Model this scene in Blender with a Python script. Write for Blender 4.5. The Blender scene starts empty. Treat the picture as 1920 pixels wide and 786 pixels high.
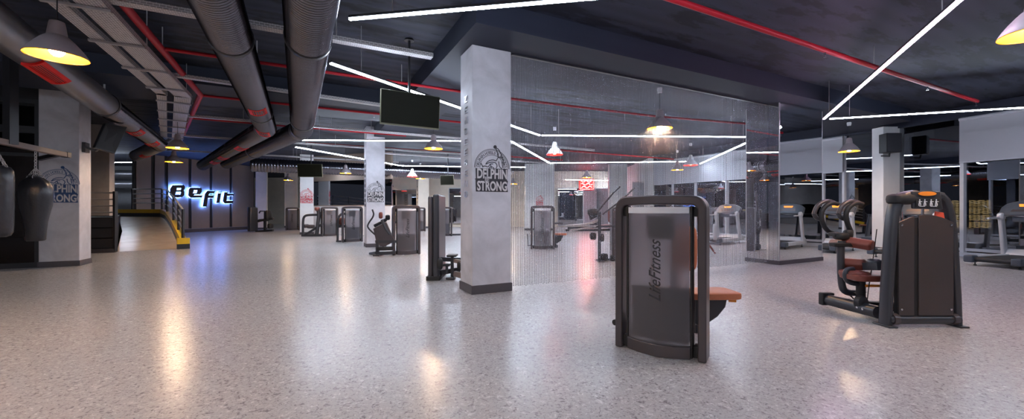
import bpy, bmesh, math, random
from mathutils import Vector, Matrix
random.seed(7)
C = bpy.context.scene.collection
PI = math.pi

# ------------------------------------------------------------------ survey helpers
F, CX, CY, EYE = 750.0, 960.0, 393.0, 1.35
CEIL = 4.33
def P(px, py, Y):            # point seen at a pixel, Y metres away
    return Vector(((px-CX)/F*Y, Y, EYE+(CY-py)/F*Y))
def G(px, py):               # floor point
    return P(px, py, F*EYE/(py-CY))
def PZ(px, py, z):           # point at a known height
    return P(px, py, (z-EYE)*F/(CY-py))
U = Vector((0.8915, 0.453, 0)); V = Vector((-0.453, 0.8915, 0)); Z = Vector((0, 0, 1))
UA = math.atan2(U.y, U.x)
def uv(u, v, z=0.0):
    return U*u + V*v + Z*z

# ------------------------------------------------------------------ materials
def newmat(name):
    m = bpy.data.materials.new(name); m.use_nodes = True
    nt = m.node_tree; b = nt.nodes['Principled BSDF']
    return m, nt, b
def mat(name, col, rough=0.5, metal=0.0, emit=None, es=0.0, var=0.12, scale=6.0, bump=0.0, spec=None):
    m, nt, b = newmat(name)
    tc = nt.nodes.new('ShaderNodeTexCoord')
    no = nt.nodes.new('ShaderNodeTexNoise'); no.inputs['Scale'].default_value = scale; no.inputs['Detail'].default_value = 4
    nt.links.new(tc.outputs['Object'], no.inputs['Vector'])
    mx = nt.nodes.new('ShaderNodeMix'); mx.data_type = 'RGBA'
    c = Vector(col[:3])
    lo = [max(0, x*(1-var)) for x in c]; hi = [min(1, x*(1+var)) for x in c]
    mx.inputs[6].default_value = (*lo, 1); mx.inputs[7].default_value = (*hi, 1)
    nt.links.new(no.outputs['Fac'], mx.inputs[0]); nt.links.new(mx.outputs[2], b.inputs['Base Color'])
    b.inputs['Roughness'].default_value = rough; b.inputs['Metallic'].default_value = metal
    if spec is not None: b.inputs['Specular IOR Level'].default_value = spec
    if emit is not None:
        b.inputs['Emission Color'].default_value = (*emit, 1); b.inputs['Emission Strength'].default_value = es
    if bump > 0:
        bp = nt.nodes.new('ShaderNodeBump'); bp.inputs['Strength'].default_value = bump; bp.inputs['Distance'].default_value = 0.02
        nt.links.new(no.outputs['Fac'], bp.inputs['Height']); nt.links.new(bp.outputs['Normal'], b.inputs['Normal'])
    return m
def emis(name, col, s):
    m, nt, b = newmat(name)
    b.inputs['Base Color'].default_value = (0.8, 0.8, 0.8, 1)
    b.inputs['Emission Color'].default_value = (*col, 1); b.inputs['Emission Strength'].default_value = s
    return m

def floor_mat():
    m, nt, b = newmat('speckled_vinyl'); N = nt.nodes.new; L = nt.links.new
    tc = N('ShaderNodeTexCoord')
    n1 = N('ShaderNodeTexNoise'); n1.inputs['Scale'].default_value = 27; n1.inputs['Detail'].default_value = 3; n1.inputs['Distortion'].default_value = 1.2
    n2 = N('ShaderNodeTexNoise'); n2.inputs['Scale'].default_value = 66; n2.inputs['Detail'].default_value = 3; n2.inputs['Distortion'].default_value = 0.8
    n3 = N('ShaderNodeTexNoise'); n3.inputs['Scale'].default_value = 0.6; n3.inputs['Detail'].default_value = 2
    for n in (n1, n2, n3): L(tc.outputs['Object'], n.inputs['Vector'])
    r1 = N('ShaderNodeValToRGB'); e = r1.color_ramp.elements
    e[0].position = 0.30; e[0].color = (0.25, 0.23, 0.24, 1); e[1].position = 0.42; e[1].color = (0.46, 0.435, 0.44, 1)
    x = e.new(0.60); x.color = (0.50, 0.475, 0.48, 1); x = e.new(0.68); x.color = (0.66, 0.64, 0.64, 1)
    L(n1.outputs['Fac'], r1.inputs['Fac'])
    r2 = N('ShaderNodeValToRGB'); e = r2.color_ramp.elements
    e[0].position = 0.30; e[0].color = (0.36, 0.33, 0.35, 1); e[1].position = 0.42; e[1].color = (1, 1, 1, 1)
    L(n2.outputs['Fac'], r2.inputs['Fac'])
    mu = N('ShaderNodeMix'); mu.data_type = 'RGBA'; mu.blend_type = 'MULTIPLY'; mu.inputs[0].default_value = 0.85
    L(r1.outputs['Color'], mu.inputs[6]); L(r2.outputs['Color'], mu.inputs[7]); L(mu.outputs[2], b.inputs['Base Color'])
    mr = N('ShaderNodeMapRange'); mr.inputs['To Min'].default_value = 0.21; mr.inputs['To Max'].default_value = 0.29
    L(n3.outputs['Fac'], mr.inputs['Value']); L(mr.outputs['Result'], b.inputs['Roughness'])
    bp = N('ShaderNodeBump'); bp.inputs['Strength'].default_value = 0.05; bp.inputs['Distance'].default_value = 0.01
    L(n1.outputs['Fac'], bp.inputs['Height']); L(bp.outputs['Normal'], b.inputs['Normal'])
    b.inputs['Specular IOR Level'].default_value = 0.34
    return m
def ceiling_mat():
    m, nt, b = newmat('dark_navy_ceiling'); N = nt.nodes.new; L = nt.links.new
    tc = N('ShaderNodeTexCoord')
    mp = N('ShaderNodeMapping'); mp.inputs['Rotation'].default_value = (0, 0, -UA)
    L(tc.outputs['Object'], mp.inputs['Vector'])
    mp2 = N('ShaderNodeMapping'); mp2.inputs['Scale'].default_value = (0.45, 1.6, 1)
    L(mp.outputs['Vector'], mp2.inputs['Vector'])
    n1 = N('ShaderNodeTexNoise'); n1.inputs['Scale'].default_value = 2.0; n1.inputs['Detail'].default_value = 5; n1.inputs['Roughness'].default_value = 0.65
    L(mp2.outputs['Vector'], n1.inputs['Vector'])
    w = N('ShaderNodeTexWave'); w.bands_direction = 'Y'; w.inputs['Scale'].default_value = 1.1; w.inputs['Distortion'].default_value = 0.6; w.inputs['Detail'].default_value = 2
    L(mp.outputs['Vector'], w.inputs['Vector'])
    r = N('ShaderNodeValToRGB'); e = r.color_ramp.elements
    e[0].position = 0.44; e[0].color = (0.006, 0.008, 0.018, 1); e[1].position = 0.50; e[1].color = (0.026, 0.031, 0.055, 1)
    L(n1.outputs['Fac'], r.inputs['Fac'])
    mu = N('ShaderNodeMix'); mu.data_type = 'RGBA'; mu.blend_type = 'MULTIPLY'; mu.inputs[0].default_value = 0.22
    L(r.outputs['Color'], mu.inputs[6]); L(w.outputs['Color'], mu.inputs[7]); L(mu.outputs[2], b.inputs['Base Color'])
    b.inputs['Roughness'].default_value = 0.7
    bp = N('ShaderNodeBump'); bp.inputs['Strength'].default_value = 0.12; bp.inputs['Distance'].default_value = 0.04
    L(w.outputs['Fac'], bp.inputs['Height']); L(bp.outputs['Normal'], b.inputs['Normal'])
    return m
def concrete_mat(name, col, amt=0.16):
    m, nt, b = newmat(name); N = nt.nodes.new; L = nt.links.new
    tc = N('ShaderNodeTexCoord')
    n1 = N('ShaderNodeTexNoise'); n1.inputs['Scale'].default_value = 1.7; n1.inputs['Detail'].default_value = 7; n1.inputs['Roughness'].default_value = 0.6; n1.inputs['Distortion'].default_value = 0.5
    L(tc.outputs['Object'], n1.inputs['Vector'])
    r = N('ShaderNodeValToRGB'); e = r.color_ramp.elements
    e[0].position = 0.35; e[0].color = (*[x*(1-amt) for x in col], 1); e[1].position = 0.68; e[1].color = (*[min(1, x*(1+amt)) for x in col], 1)
    L(n1.outputs['Fac'], r.inputs['Fac']); L(r.outputs['Color'], b.inputs['Base Color'])
    b.inputs['Roughness'].default_value = 0.55
    bp = N('ShaderNodeBump'); bp.inputs['Strength'].default_value = 0.12; bp.inputs['Distance'].default_value = 0.01
    L(n1.outputs['Fac'], bp.inputs['Height']); L(bp.outputs['Normal'], b.inputs['Normal'])
    return m
def perforated_mat():
    m, nt, b = newmat('perforated_zinc'); N = nt.nodes.new; L = nt.links.new
    tc = N('ShaderNodeTexCoord'); br = N('ShaderNodeTexBrick')
    mp = N('ShaderNodeMapping'); mp.inputs['Rotation'].default_value = (0, 0, 0)
    L(tc.outputs['UV'], mp.inputs['Vector']); L(mp.outputs['Vector'], br.inputs['Vector'])
    br.inputs['Scale'].default_value = 8; br.inputs['Mortar Size'].default_value = 0.022
    br.inputs['Color1'].default_value = (0.26, 0.245, 0.25, 1); br.inputs['Color2'].default_value = (0.34, 0.32, 0.33, 1); br.inputs['Mortar'].default_value = (0.75, 0.72, 0.73, 1)
    L(br.outputs['Color'], b.inputs['Base Color'])
    b.inputs['Roughness'].default_value = 0.45; b.inputs['Metallic'].default_value = 0.25
    return m
def mirror_mat(name, col=(0.86, 0.88, 0.9), rough=0.0):
    m, nt, b = newmat(name)
    b.inputs['Base Color'].default_value = (*col, 1); b.inputs['Metallic'].default_value = 1.0; b.inputs['Roughness'].default_value = rough
    return m
def glass_mat(name, tint=(0.25, 0.3, 0.36), refl=0.22):
    m, nt, b = newmat(name); N = nt.nodes.new; L = nt.links.new
    t = N('ShaderNodeBsdfTransparent'); t.inputs['Color'].default_value = (*tint, 1)
    g = N('ShaderNodeBsdfGlossy'); g.inputs['Roughness'].default_value = 0.0; g.inputs['Color'].default_value = (0.9, 0.93, 1, 1)
    fr = N('ShaderNodeLayerWeight'); fr.inputs['Blend'].default_value = 0.35
    ma = N('ShaderNodeMath'); ma.operation = 'MULTIPLY_ADD'; ma.inputs[1].default_value = 0.6; ma.inputs[2].default_value = refl
    L(fr.outputs['Fresnel'], ma.inputs[0])
    mx = N('ShaderNodeMixShader'); L(ma.outputs[0], mx.inputs[0]); L(t.outputs[0], mx.inputs[1]); L(g.outputs[0], mx.inputs[2])
    L(mx.outputs[0], nt.nodes['Material Output'].inputs['Surface'])
    return m
def smoke_mat():
    m, nt, b = newmat('smoked_frosted_plastic')
    b.inputs['Base Color'].default_value = (0.42, 0.40, 0.44, 1); b.inputs['Roughness'].default_value = 0.42
    b.inputs['Transmission Weight'].default_value = 0.78; b.inputs['IOR'].default_value = 1.2
    b.inputs['Specular IOR Level'].default_value = 0.5
    return m
def stripe_mat(name, c1, c2, scale):
    m, nt, b = newmat(name); N = nt.nodes.new; L = nt.links.new
    tc = N('ShaderNodeTexCoord'); w = N('ShaderNodeTexWave'); w.bands_direction = 'Z'; w.inputs['Scale'].default_value = scale
    r = N('ShaderNodeValToRGB'); r.color_ramp.elements[0].color = (*c1, 1); r.color_ramp.elements[1].color = (*c2, 1)
    L(tc.outputs['Object'], w.inputs['Vector']); L(w.outputs['Fac'], r.inputs['Fac']); L(r.outputs['Color'], b.inputs['Base Color'])
    b.inputs['Roughness'].default_value = 0.5
    return m
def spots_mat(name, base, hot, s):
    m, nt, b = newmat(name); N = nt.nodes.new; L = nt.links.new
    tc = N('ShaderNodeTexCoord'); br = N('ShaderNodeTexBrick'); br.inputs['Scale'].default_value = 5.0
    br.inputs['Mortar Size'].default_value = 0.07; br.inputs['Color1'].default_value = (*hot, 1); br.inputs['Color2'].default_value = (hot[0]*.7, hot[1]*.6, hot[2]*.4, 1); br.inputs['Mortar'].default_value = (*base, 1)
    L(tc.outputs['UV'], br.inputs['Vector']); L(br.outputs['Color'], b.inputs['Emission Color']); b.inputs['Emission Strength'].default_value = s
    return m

M = dict(
    floor=floor_mat(), ceiling=ceiling_mat(),
    beam=mat('dark_blue_paint', (0.012, 0.016, 0.034), 0.65, scale=1.5),
    conc=concrete_mat('microcement_grey', (0.58, 0.565, 0.60)),
    conc_dark=concrete_mat('microcement_dark', (0.40, 0.36, 0.34)),  # darker, warmer cement tone for plain walls
    cream=concrete_mat('cream_plaster', (0.78, 0.69, 0.58), 0.06),
    white=concrete_mat('white_plaster', (0.80, 0.79, 0.80), 0.05),
    skirt=mat('skirting_grey', (0.075, 0.066, 0.075), 0.45),
    taupe=mat('taupe_panel', (0.27, 0.205, 0.165), 0.5, var=0.08),
    black=mat('black_steel', (0.022, 0.022, 0.026), 0.42),
    gap=mat('black_joint', (0.012, 0.011, 0.012), 0.6),
    frame=mat('platinum_brown_steel', (0.085, 0.072, 0.078), 0.32, metal=0.35),
    charcoal=mat('charcoal_enamel', (0.045, 0.046, 0.055), 0.32, metal=0.2),
    iron=mat('cast_iron', (0.05, 0.05, 0.055), 0.5, metal=0.5),
    chrome=mat('chrome', (0.75, 0.75, 0.78), 0.12, metal=1.0, var=0.03),
    silver=mat('silver_letter', (0.62, 0.63, 0.68), 0.3, metal=0.7),
    smoke=smoke_mat(),
    trim=mat('pale_grey_plastic', (0.55, 0.54, 0.57), 0.4),
    boardm=mat('dark_brown_board', (0.050, 0.040, 0.040), 0.38, var=0.18, scale=2.5),
    leather=mat('tan_leather', (0.50, 0.16, 0.075), 0.45, bump=0.1, scale=30),
    leather_red=mat('oxblood_leather', (0.20, 0.055, 0.04), 0.42, bump=0.1, scale=30),
    orange=mat('orange_plastic', (0.85, 0.28, 0.03), 0.4),
    bag=mat('black_bag_leather', (0.026, 0.027, 0.034), 0.30, bump=0.4, scale=9),
    duct=mat('spiral_duct_metal', (0.17, 0.166, 0.19), 0.22, metal=1.0, scale=3),
    duct_smooth=mat('smooth_duct_metal', (0.24, 0.235, 0.255), 0.33, metal=0.8, scale=3),
    redp=mat('red_pipe_paint', (0.36, 0.006, 0.016), 0.45, spec=0.25),
    redg=mat('red_grille_paint', (0.72, 0.015, 0.012), 0.55, spec=0.2),
    perf=perforated_mat(),
    zinc=mat('zinc', (0.42, 0.41, 0.42), 0.4, metal=0.4),
    shade=mat('mauve_grey_enamel', (0.34, 0.29, 0.31), 0.38, var=0.05),
    yellow=mat('yellow_lining', (0.36, 0.14, 0.0), 0.5, var=0.03),
    redl=mat('red_lining', (0.9, 0.05, 0.04), 0.5, emit=(1, 0.03, 0.02), es=1.5),
    bulb=emis('warm_bulb', (1.0, 0.71, 0.45), 360.0),
    bulb_red=emis('red_bulb', (1.0, 0.10, 0.06), 30.0),
    led=emis('cool_led', (0.72, 0.83, 1.0), 41.0),
    led_pink=emis('pink_led', (1.0, 0.62, 0.92), 24.0),
    tv=mat('tv_screen', (0.011, 0.011, 0.006), 0.5, spec=0.15),
    bezel=mat('tv_bezel', (0.20, 0.20, 0.13), 0.35),
    mirror=mirror_mat('mirror'), mirror_dark=mirror_mat('tinted_mirror', (0.42, 0.43, 0.46)),
    mirror_black=mirror_mat('black_glass', (0.045, 0.04, 0.04), 0.02),
    glass=glass_mat('dark_window_glass'),
    blind=mat('white_blind', (0.44, 0.44, 0.48), 0.6, var=0.05, scale=1.2),
    wframe=mat('grey_window_frame', (0.52, 0.53, 0.58), 0.4),
    tread_grey=mat('treadmill_silver', (0.56, 0.57, 0.61), 0.35, metal=0.2),
    tread_dark=mat('treadmill_slate', (0.06, 0.075, 0.10), 0.4),
    belt=mat('running_belt', (0.018, 0.019, 0.022), 0.6),
    disp=mat('orange_display', (0.9, 0.35, 0.05), 0.4, emit=(1.0, 0.20, 0.02), es=0.7, scale=40, var=0.5),
    beads=mat('metal_beads', (0.30, 0.30, 0.34), 0.18, metal=1.0, var=0.05),
    ycurb=mat('yellow_curb_paint', (0.80, 0.50, 0.015), 0.45),
    ramp=concrete_mat('beige_ramp_vinyl', (0.64, 0.57, 0.50), 0.1),
    blk=mat('emblem_black', (0.035, 0.032, 0.04), 0.6), blu=mat('emblem_blue', (0.035, 0.075, 0.19), 0.6), red=mat('emblem_red', (0.65, 0.04, 0.06), 0.6),
    pale=mat('emblem_pale', (0.60, 0.57, 0.57), 0.6),
    sign_blue=emis('blue_sign_led', (0.10, 0.26, 1.0), 20.0),
    sign_face=mat('sign_face', (0.030, 0.026, 0.045), 0.5),
    neon=emis('red_neon', (1.0, 0.05, 0.03), 14.0),
    amber=spots_mat('amber_reflection', (0.03, 0.02, 0.008), (1.0, 0.52, 0.18), 4.0),
    beamw=mat('brown_steel_beam', (0.20, 0.145, 0.125), 0.5),
    whitep=mat('white_plastic', (0.75, 0.76, 0.8), 0.4),
    stickr=mat('red_sticker', (0.75, 0.10, 0.05), 0.5),
    placard=mat('placard_black', (0.02, 0.02, 0.022), 0.35),
    frost=mat('corridor_grey', (0.42, 0.42, 0.44), 0.6),
)
def sp(m, v):
    m.node_tree.nodes['Principled BSDF'].inputs['Specular IOR Level'].default_value = v
sp(M['ramp'], 0.6); M['ramp'].node_tree.nodes['Principled BSDF'].inputs['Roughness'].default_value = 0.22

# ------------------------------------------------------------------ mesh builder
class MB:
    def __init__(s): s.v = []; s.f = []; s.uv = {}
    def add(s, vs, fs):
        b = len(s.v); s.v += [Vector(x) for x in vs]; s.f += [tuple(i+b for i in f) for f in fs]; return s
    def box(s, c, d, rz=0.0, R=None):
        c = Vector(c); h = [x/2 for x in d]
        R = R or Matrix.Rotation(rz, 3, 'Z')
        vs = [c + R @ Vector((x*h[0], y*h[1], z*h[2])) for z in (-1, 1) for y in (-1, 1) for x in (-1, 1)]
        return s.add(vs, [(0,2,3,1), (4,5,7,6), (0,1,5,4), (2,6,7,3), (0,4,6,2), (1,3,7,5)])
    def beam(s, a, b, w, h, up=Z):           # box from a to b, width w across, height h along up
        a, b = Vector(a), Vector(b); d = b-a; L = d.length; d.normalize()
        x = d.cross(up).normalized(); y = x.cross(d).normalized()
        vs = [p + x*(i*w/2) + y*(j*h/2) for p in (a, b) for i, j in ((-1,-1), (1,-1), (1,1), (-1,1))]
        return s.add(vs, [(0,1,2,3), (7,6,5,4), (0,4,5,1), (1,5,6,2), (2,6,7,3), (3,7,4,0)])
    def tube(s, pts, r, n=10, closed=False, rr=None):
        pts = [Vector(p) for p in pts]; m = len(pts)
        tang = []
        for i in range(m):
            if closed: t = pts[(i+1) % m] - pts[i-1]
            elif i == 0: t = pts[1]-pts[0]
            elif i == m-1: t = pts[-1]-pts[-2]
            else: t = (pts[i+1]-pts[i]).normalized() + (pts[i]-pts[i-1]).normalized()
            tang.append(t.normalized())
        up = Z if abs(tang[0].z) < 0.9 else Vector((1, 0, 0))
        nx = tang[0].cross(up).normalized()
        vs = []
        for i in range(m):
            t = tang[i]; nx = (nx - t*nx.dot(t)).normalized(); ny = t.cross(nx)
            sc = 1.0
            if not closed and 0 < i < m-1:
                c = (pts[i+1]-pts[i]).normalized().dot(t); sc = 1/max(c, 0.5)
            ri = rr[i] if rr else r
            for k in range(n):
                a = 2*PI*k/n
                vs.append(pts[i] + (nx*math.cos(a)*(1+(sc-1)*1.0) + ny*math.sin(a))*ri)
        fs = []
        for i in range(m if closed else m-1):
            j = (i+1) % m
            for k in range(n):
                fs.append((i*n+k, i*n+(k+1) % n, j*n+(k+1) % n, j*n+k))
        if not closed:
            fs.append(tuple(range(n-1, -1, -1))); fs.append(tuple((m-1)*n+k for k in range(n)))
        return s.add(vs, fs)
    def cyl(s, a, b, r, n=12): return s.tube([a, b], r, n)
    def lathe(s, prof, c=(0,0,0), n=28, axis=None, close=False):
        c = Vector(c); R = Matrix.Identity(3)
        if axis is not None: R = Z.rotation_difference(Vector(axis)).to_matrix()
        vs = [c + R @ Vector((r*math.cos(2*PI*k/n), r*math.sin(2*PI*k/n), z)) for r, z in prof for k in range(n)]
        m = len(prof)
        fs = [(i*n+k, i*n+(k+1) % n, (i+1)*n+(k+1) % n, (i+1)*n+k) for i in range(m-1) for k in range(n)]
        if close: fs += [tuple(range(n-1, -1, -1)), tuple((m-1)*n+k for k in range(n))]
        return s.add(vs, fs)
    def ell(s, c, d, rz=0.0, n=14, p=1.0):   # (super)ellipsoid
        c = Vector(c); R = Matrix.Rotation(rz, 3, 'Z'); m = n//2
        def sg(x): return math.copysign(abs(x)**p, x)
        vs = []
        for i in range(m+1):
            th = -PI/2 + PI*i/m
            for k in range(n):
                a = 2*PI*k/n
                vs.append(c + R @ Vector((d[0]/2*sg(math.cos(th))*sg(math.cos(a)), d[1]/2*sg(math.cos(th))*sg(math.sin(a)), d[2]/2*sg(math.sin(th)))))
        return s.add(vs, [(i*n+k, i*n+(k+1) % n, (i+1)*n+(k+1) % n, (i+1)*n+k) for i in range(m) for k in range(n)])
    def prism(s, poly, d, o=(0,0,0), ax=Vector((1,0,0)), ay=Z):   # polygon in plane (ax, ay), extruded d along normal both ways
        o = Vector(o); nrm = ax.cross(ay).normalized(); n = len(poly)
        vs = [o + ax*x + ay*y + nrm*k*d/2 for k in (-1, 1) for x, y in poly]
        return s.add(vs, [tuple(range(n-1, -1, -1)), tuple(range(n, 2*n))] + [(i, (i+1) % n, n+(i+1) % n, n+i) for i in range(n)])
    def stroke(s, pts, w, d, o, ax, ay, closed=False):           # flat thick line in a plane
        o = Vector(o); nrm = ax.cross(ay).normalized(); n = len(pts)
        q = [Vector((x, y)) for x, y in pts]; L = []; Rr = []
        for i in range(n):
            a = q[i]-q[i-1] if (closed or i > 0) else q[1]-q[0]
            b = q[(i+1) % n]-q[i] if (closed or i < n-1) else q[-1]-q[-2]
            t = (a.normalized()+b.normalized()); t = t.normalized() if t.length > 1e-6 else a.normalized()
            k = Vector((-t.y, t.x))*w/2
            L.append(q[i]+k); Rr.append(q[i]-k)
        vs = []
        for i in range(n):
            for p in (L[i], Rr[i]):
                for z in (0, d): vs.append(o + ax*p.x + ay*p.y + nrm*z)
        fs = []
        for i in range(n if closed else n-1):
            a = i*4; b = ((i+1) % n)*4
            fs += [(a, b, b+2, a+2), (a+1, a+3, b+3, b+1), (a, a+1, b+1, b), (a+2, b+2, b+3, a+3)]
        if not closed: fs += [(0, 2, 3, 1), ((n-1)*4, (n-1)*4+1, (n-1)*4+3, (n-1)*4+2)]
        return s.add(vs, fs)
    def build(s, name, m, parent=None, bevel=0.0, ang=35, world=False, seg=2, flat=False):
        me = bpy.data.meshes.new(name)
        vs = s.v
        if world and parent is not None:
            inv = (Matrix.Translation(parent.location) @ parent.rotation_euler.to_matrix().to_4x4()).inverted()
            vs = [inv @ v for v in vs]
        me.from_pydata([tuple(v) for v in vs], [], s.f)
        bm = bmesh.new(); bm.from_mesh(me); bmesh.ops.recalc_face_normals(bm, faces=bm.faces); bm.to_mesh(me); bm.free()
        if not flat:
            for p in me.polygons: p.use_smooth = True
            me.set_sharp_from_angle(angle=math.radians(ang))
        me.materials.append(M[m] if isinstance(m, str) else m)
        o = bpy.data.objects.new(name, me); C.objects.link(o)
        if parent is not None: o.parent = parent
        if bevel > 0:
            b = o.modifiers.new('bevel', 'BEVEL'); b.width = bevel; b.segments = seg; b.limit_method = 'ANGLE'; b.angle_limit = math.radians(40)
        return o

def tag(o, label=None, cat=None, group=None, kind=None):
    if label: o['label'] = label
    if cat: o['category'] = cat
    if group: o['group'] = group
    if kind: o['kind'] = kind
    return o
def thing(name, label, cat, loc=(0,0,0), rz=0.0, group=None, kind=None):
    o = bpy.data.objects.new(name, None); C.objects.link(o)
    o.location = Vector(loc); o.rotation_euler = (0, 0, rz); o.empty_display_size = 0.2
    return tag(o, label, cat, group, kind)
def struct(name, mb, m, **k):
    o = mb.build(name, m, **k); o['kind'] = 'structure'; return o
def dup(root, name, loc, rz, label, group=None):
    def cp(o, par):
        c = o.copy(); C.objects.link(c); c.parent = par
        for ch in o.children: cp(ch, c)
        return c
    r = cp(root, None); r.location = Vector(loc); r.rotation_euler = (0, 0, rz); r['label'] = label
    if group: r['group'] = group
    return r
def text_mesh(body, size=1.0, ext=0.01, shear=0.0, align='CENTER', space=1.0, off=0.0):
    cu = bpy.data.curves.new('txt', 'FONT'); cu.body = body; cu.size = size; cu.extrude = ext; cu.shear = shear
    cu.align_x = align; cu.align_y = 'CENTER'; cu.space_character = space; cu.offset = off; cu.resolution_u = 3
    ob = bpy.data.objects.new('txt', cu); C.objects.link(ob)
    dg = bpy.context.evaluated_depsgraph_get(); me = bpy.data.meshes.new_from_object(ob.evaluated_get(dg))
    bpy.data.objects.remove(ob); bpy.data.curves.remove(cu)
    vs = [v.co.copy() for v in me.vertices]; fs = [tuple(p.vertices) for p in me.polygons]
    bpy.data.meshes.remove(me)
    return vs, fs
def text_on(mb, body, o, ax, ay, w=None, h=None, ext=0.004, shear=0.0, off=0.0, space=1.0):
    """text fitted to a w x h box centred on o in plane ax/ay"""
    vs, fs = text_mesh(body, 1.0, 0.5, shear, space=space, off=off)
    x0 = min(v.x for v in vs); x1 = max(v.x for v in vs); y0 = min(v.y for v in vs); y1 = max(v.y for v in vs)
    sx = (w/(x1-x0)) if w else None; sy = (h/(y1-y0)) if h else None
    sx = sx or sy; sy = sy or sx
    nrm = ax.cross(ay).normalized(); o = Vector(o)
    mb.add([o + ax*((v.x-(x0+x1)/2)*sx) + ay*((v.y-(y0+y1)/2)*sy) + nrm*(v.z+0.5)*ext for v in vs], fs)
def curve_mesh(polys, ext, off=0.0):
    cu = bpy.data.curves.new('shape', 'CURVE'); cu.dimensions = '2D'; cu.fill_mode = 'BOTH'; cu.extrude = ext/2; cu.offset = off
    for p in polys:
        sl = cu.splines.new('POLY'); sl.points.add(len(p)-1)
        for i, (x, y) in enumerate(p): sl.points[i].co = (x, y, 0, 1)
        sl.use_cyclic_u = True
    ob = bpy.data.objects.new('shape', cu); C.objects.link(ob)
    dg = bpy.context.evaluated_depsgraph_get(); me = bpy.data.meshes.new_from_object(ob.evaluated_get(dg))
    bpy.data.objects.remove(ob); bpy.data.curves.remove(cu)
    vs = [v.co.copy() for v in me.vertices]; fs = [tuple(p.vertices) for p in me.polygons]
    bpy.data.meshes.remove(me); return vs, fs
def arc(cx, cy, r, a0, a1, n=16):
    return [(cx+r*math.cos(math.radians(a0+(a1-a0)*i/n)), cy+r*math.sin(math.radians(a0+(a1-a0)*i/n))) for i in range(n+1)]
def smooth(pts, it=2):
    pts = [Vector(p) for p in pts]
    for _ in range(it):
        q = [pts[0]]
        for a, b in zip(pts, pts[1:]): q += [a*.75+b*.25, a*.25+b*.75]
        q.append(pts[-1]); pts = q
    return pts

# ------------------------------------------------------------------ room shell
fl = MB().add([(-34,-8,0), (24,-8,0), (24,46,0), (-34,46,0)], [(0,1,2,3)]); struct('floor', fl, 'floor')
ce = MB().add([(-34,-8,CEIL), (24,-8,CEIL), (24,46,CEIL), (-34,46,CEIL)], [(3,2,1,0)]); struct('ceiling', ce, 'ceiling', flat=True)
def wall(name, a, b, z0, z1, m, t=0.12, **k):
    a = Vector((a[0], a[1], (z0+z1)/2)); b = Vector((b[0], b[1], (z0+z1)/2))
    return struct(name, MB().beam(a, b, t, z1-z0), m, **k)
wall('wall_front', (-14,-7), (16,-7), 0, CEIL, 'conc_dark')
wall('wall_left', (-14,-7), (-17.4,6.0), 0, CEIL, 'conc_dark')
wall('wall_back', (-30,37.5), (12,37.5), 0, CEIL, 'cream')
# concrete downstand beams under the ceiling
BZ = 3.97
def ubeam(name, u0, u1, v0, v1, z):
    c = uv((u0+u1)/2, (v0+v1)/2, (z+CEIL)/2)
    return struct(name, MB().box(c, (u1-u0, v1-v0, CEIL-z), UA), 'beam')
ubeam('ceiling_beam_1', 2.09, 15.9, 5.22, 7.2, BZ)
ubeam('ceiling_beam_2', 2.09, 3.3, 7.2, 17.0, BZ)
ubeam('ceiling_beam_3', -6.0, 2.09, 10.4, 12.4, BZ)

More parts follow.
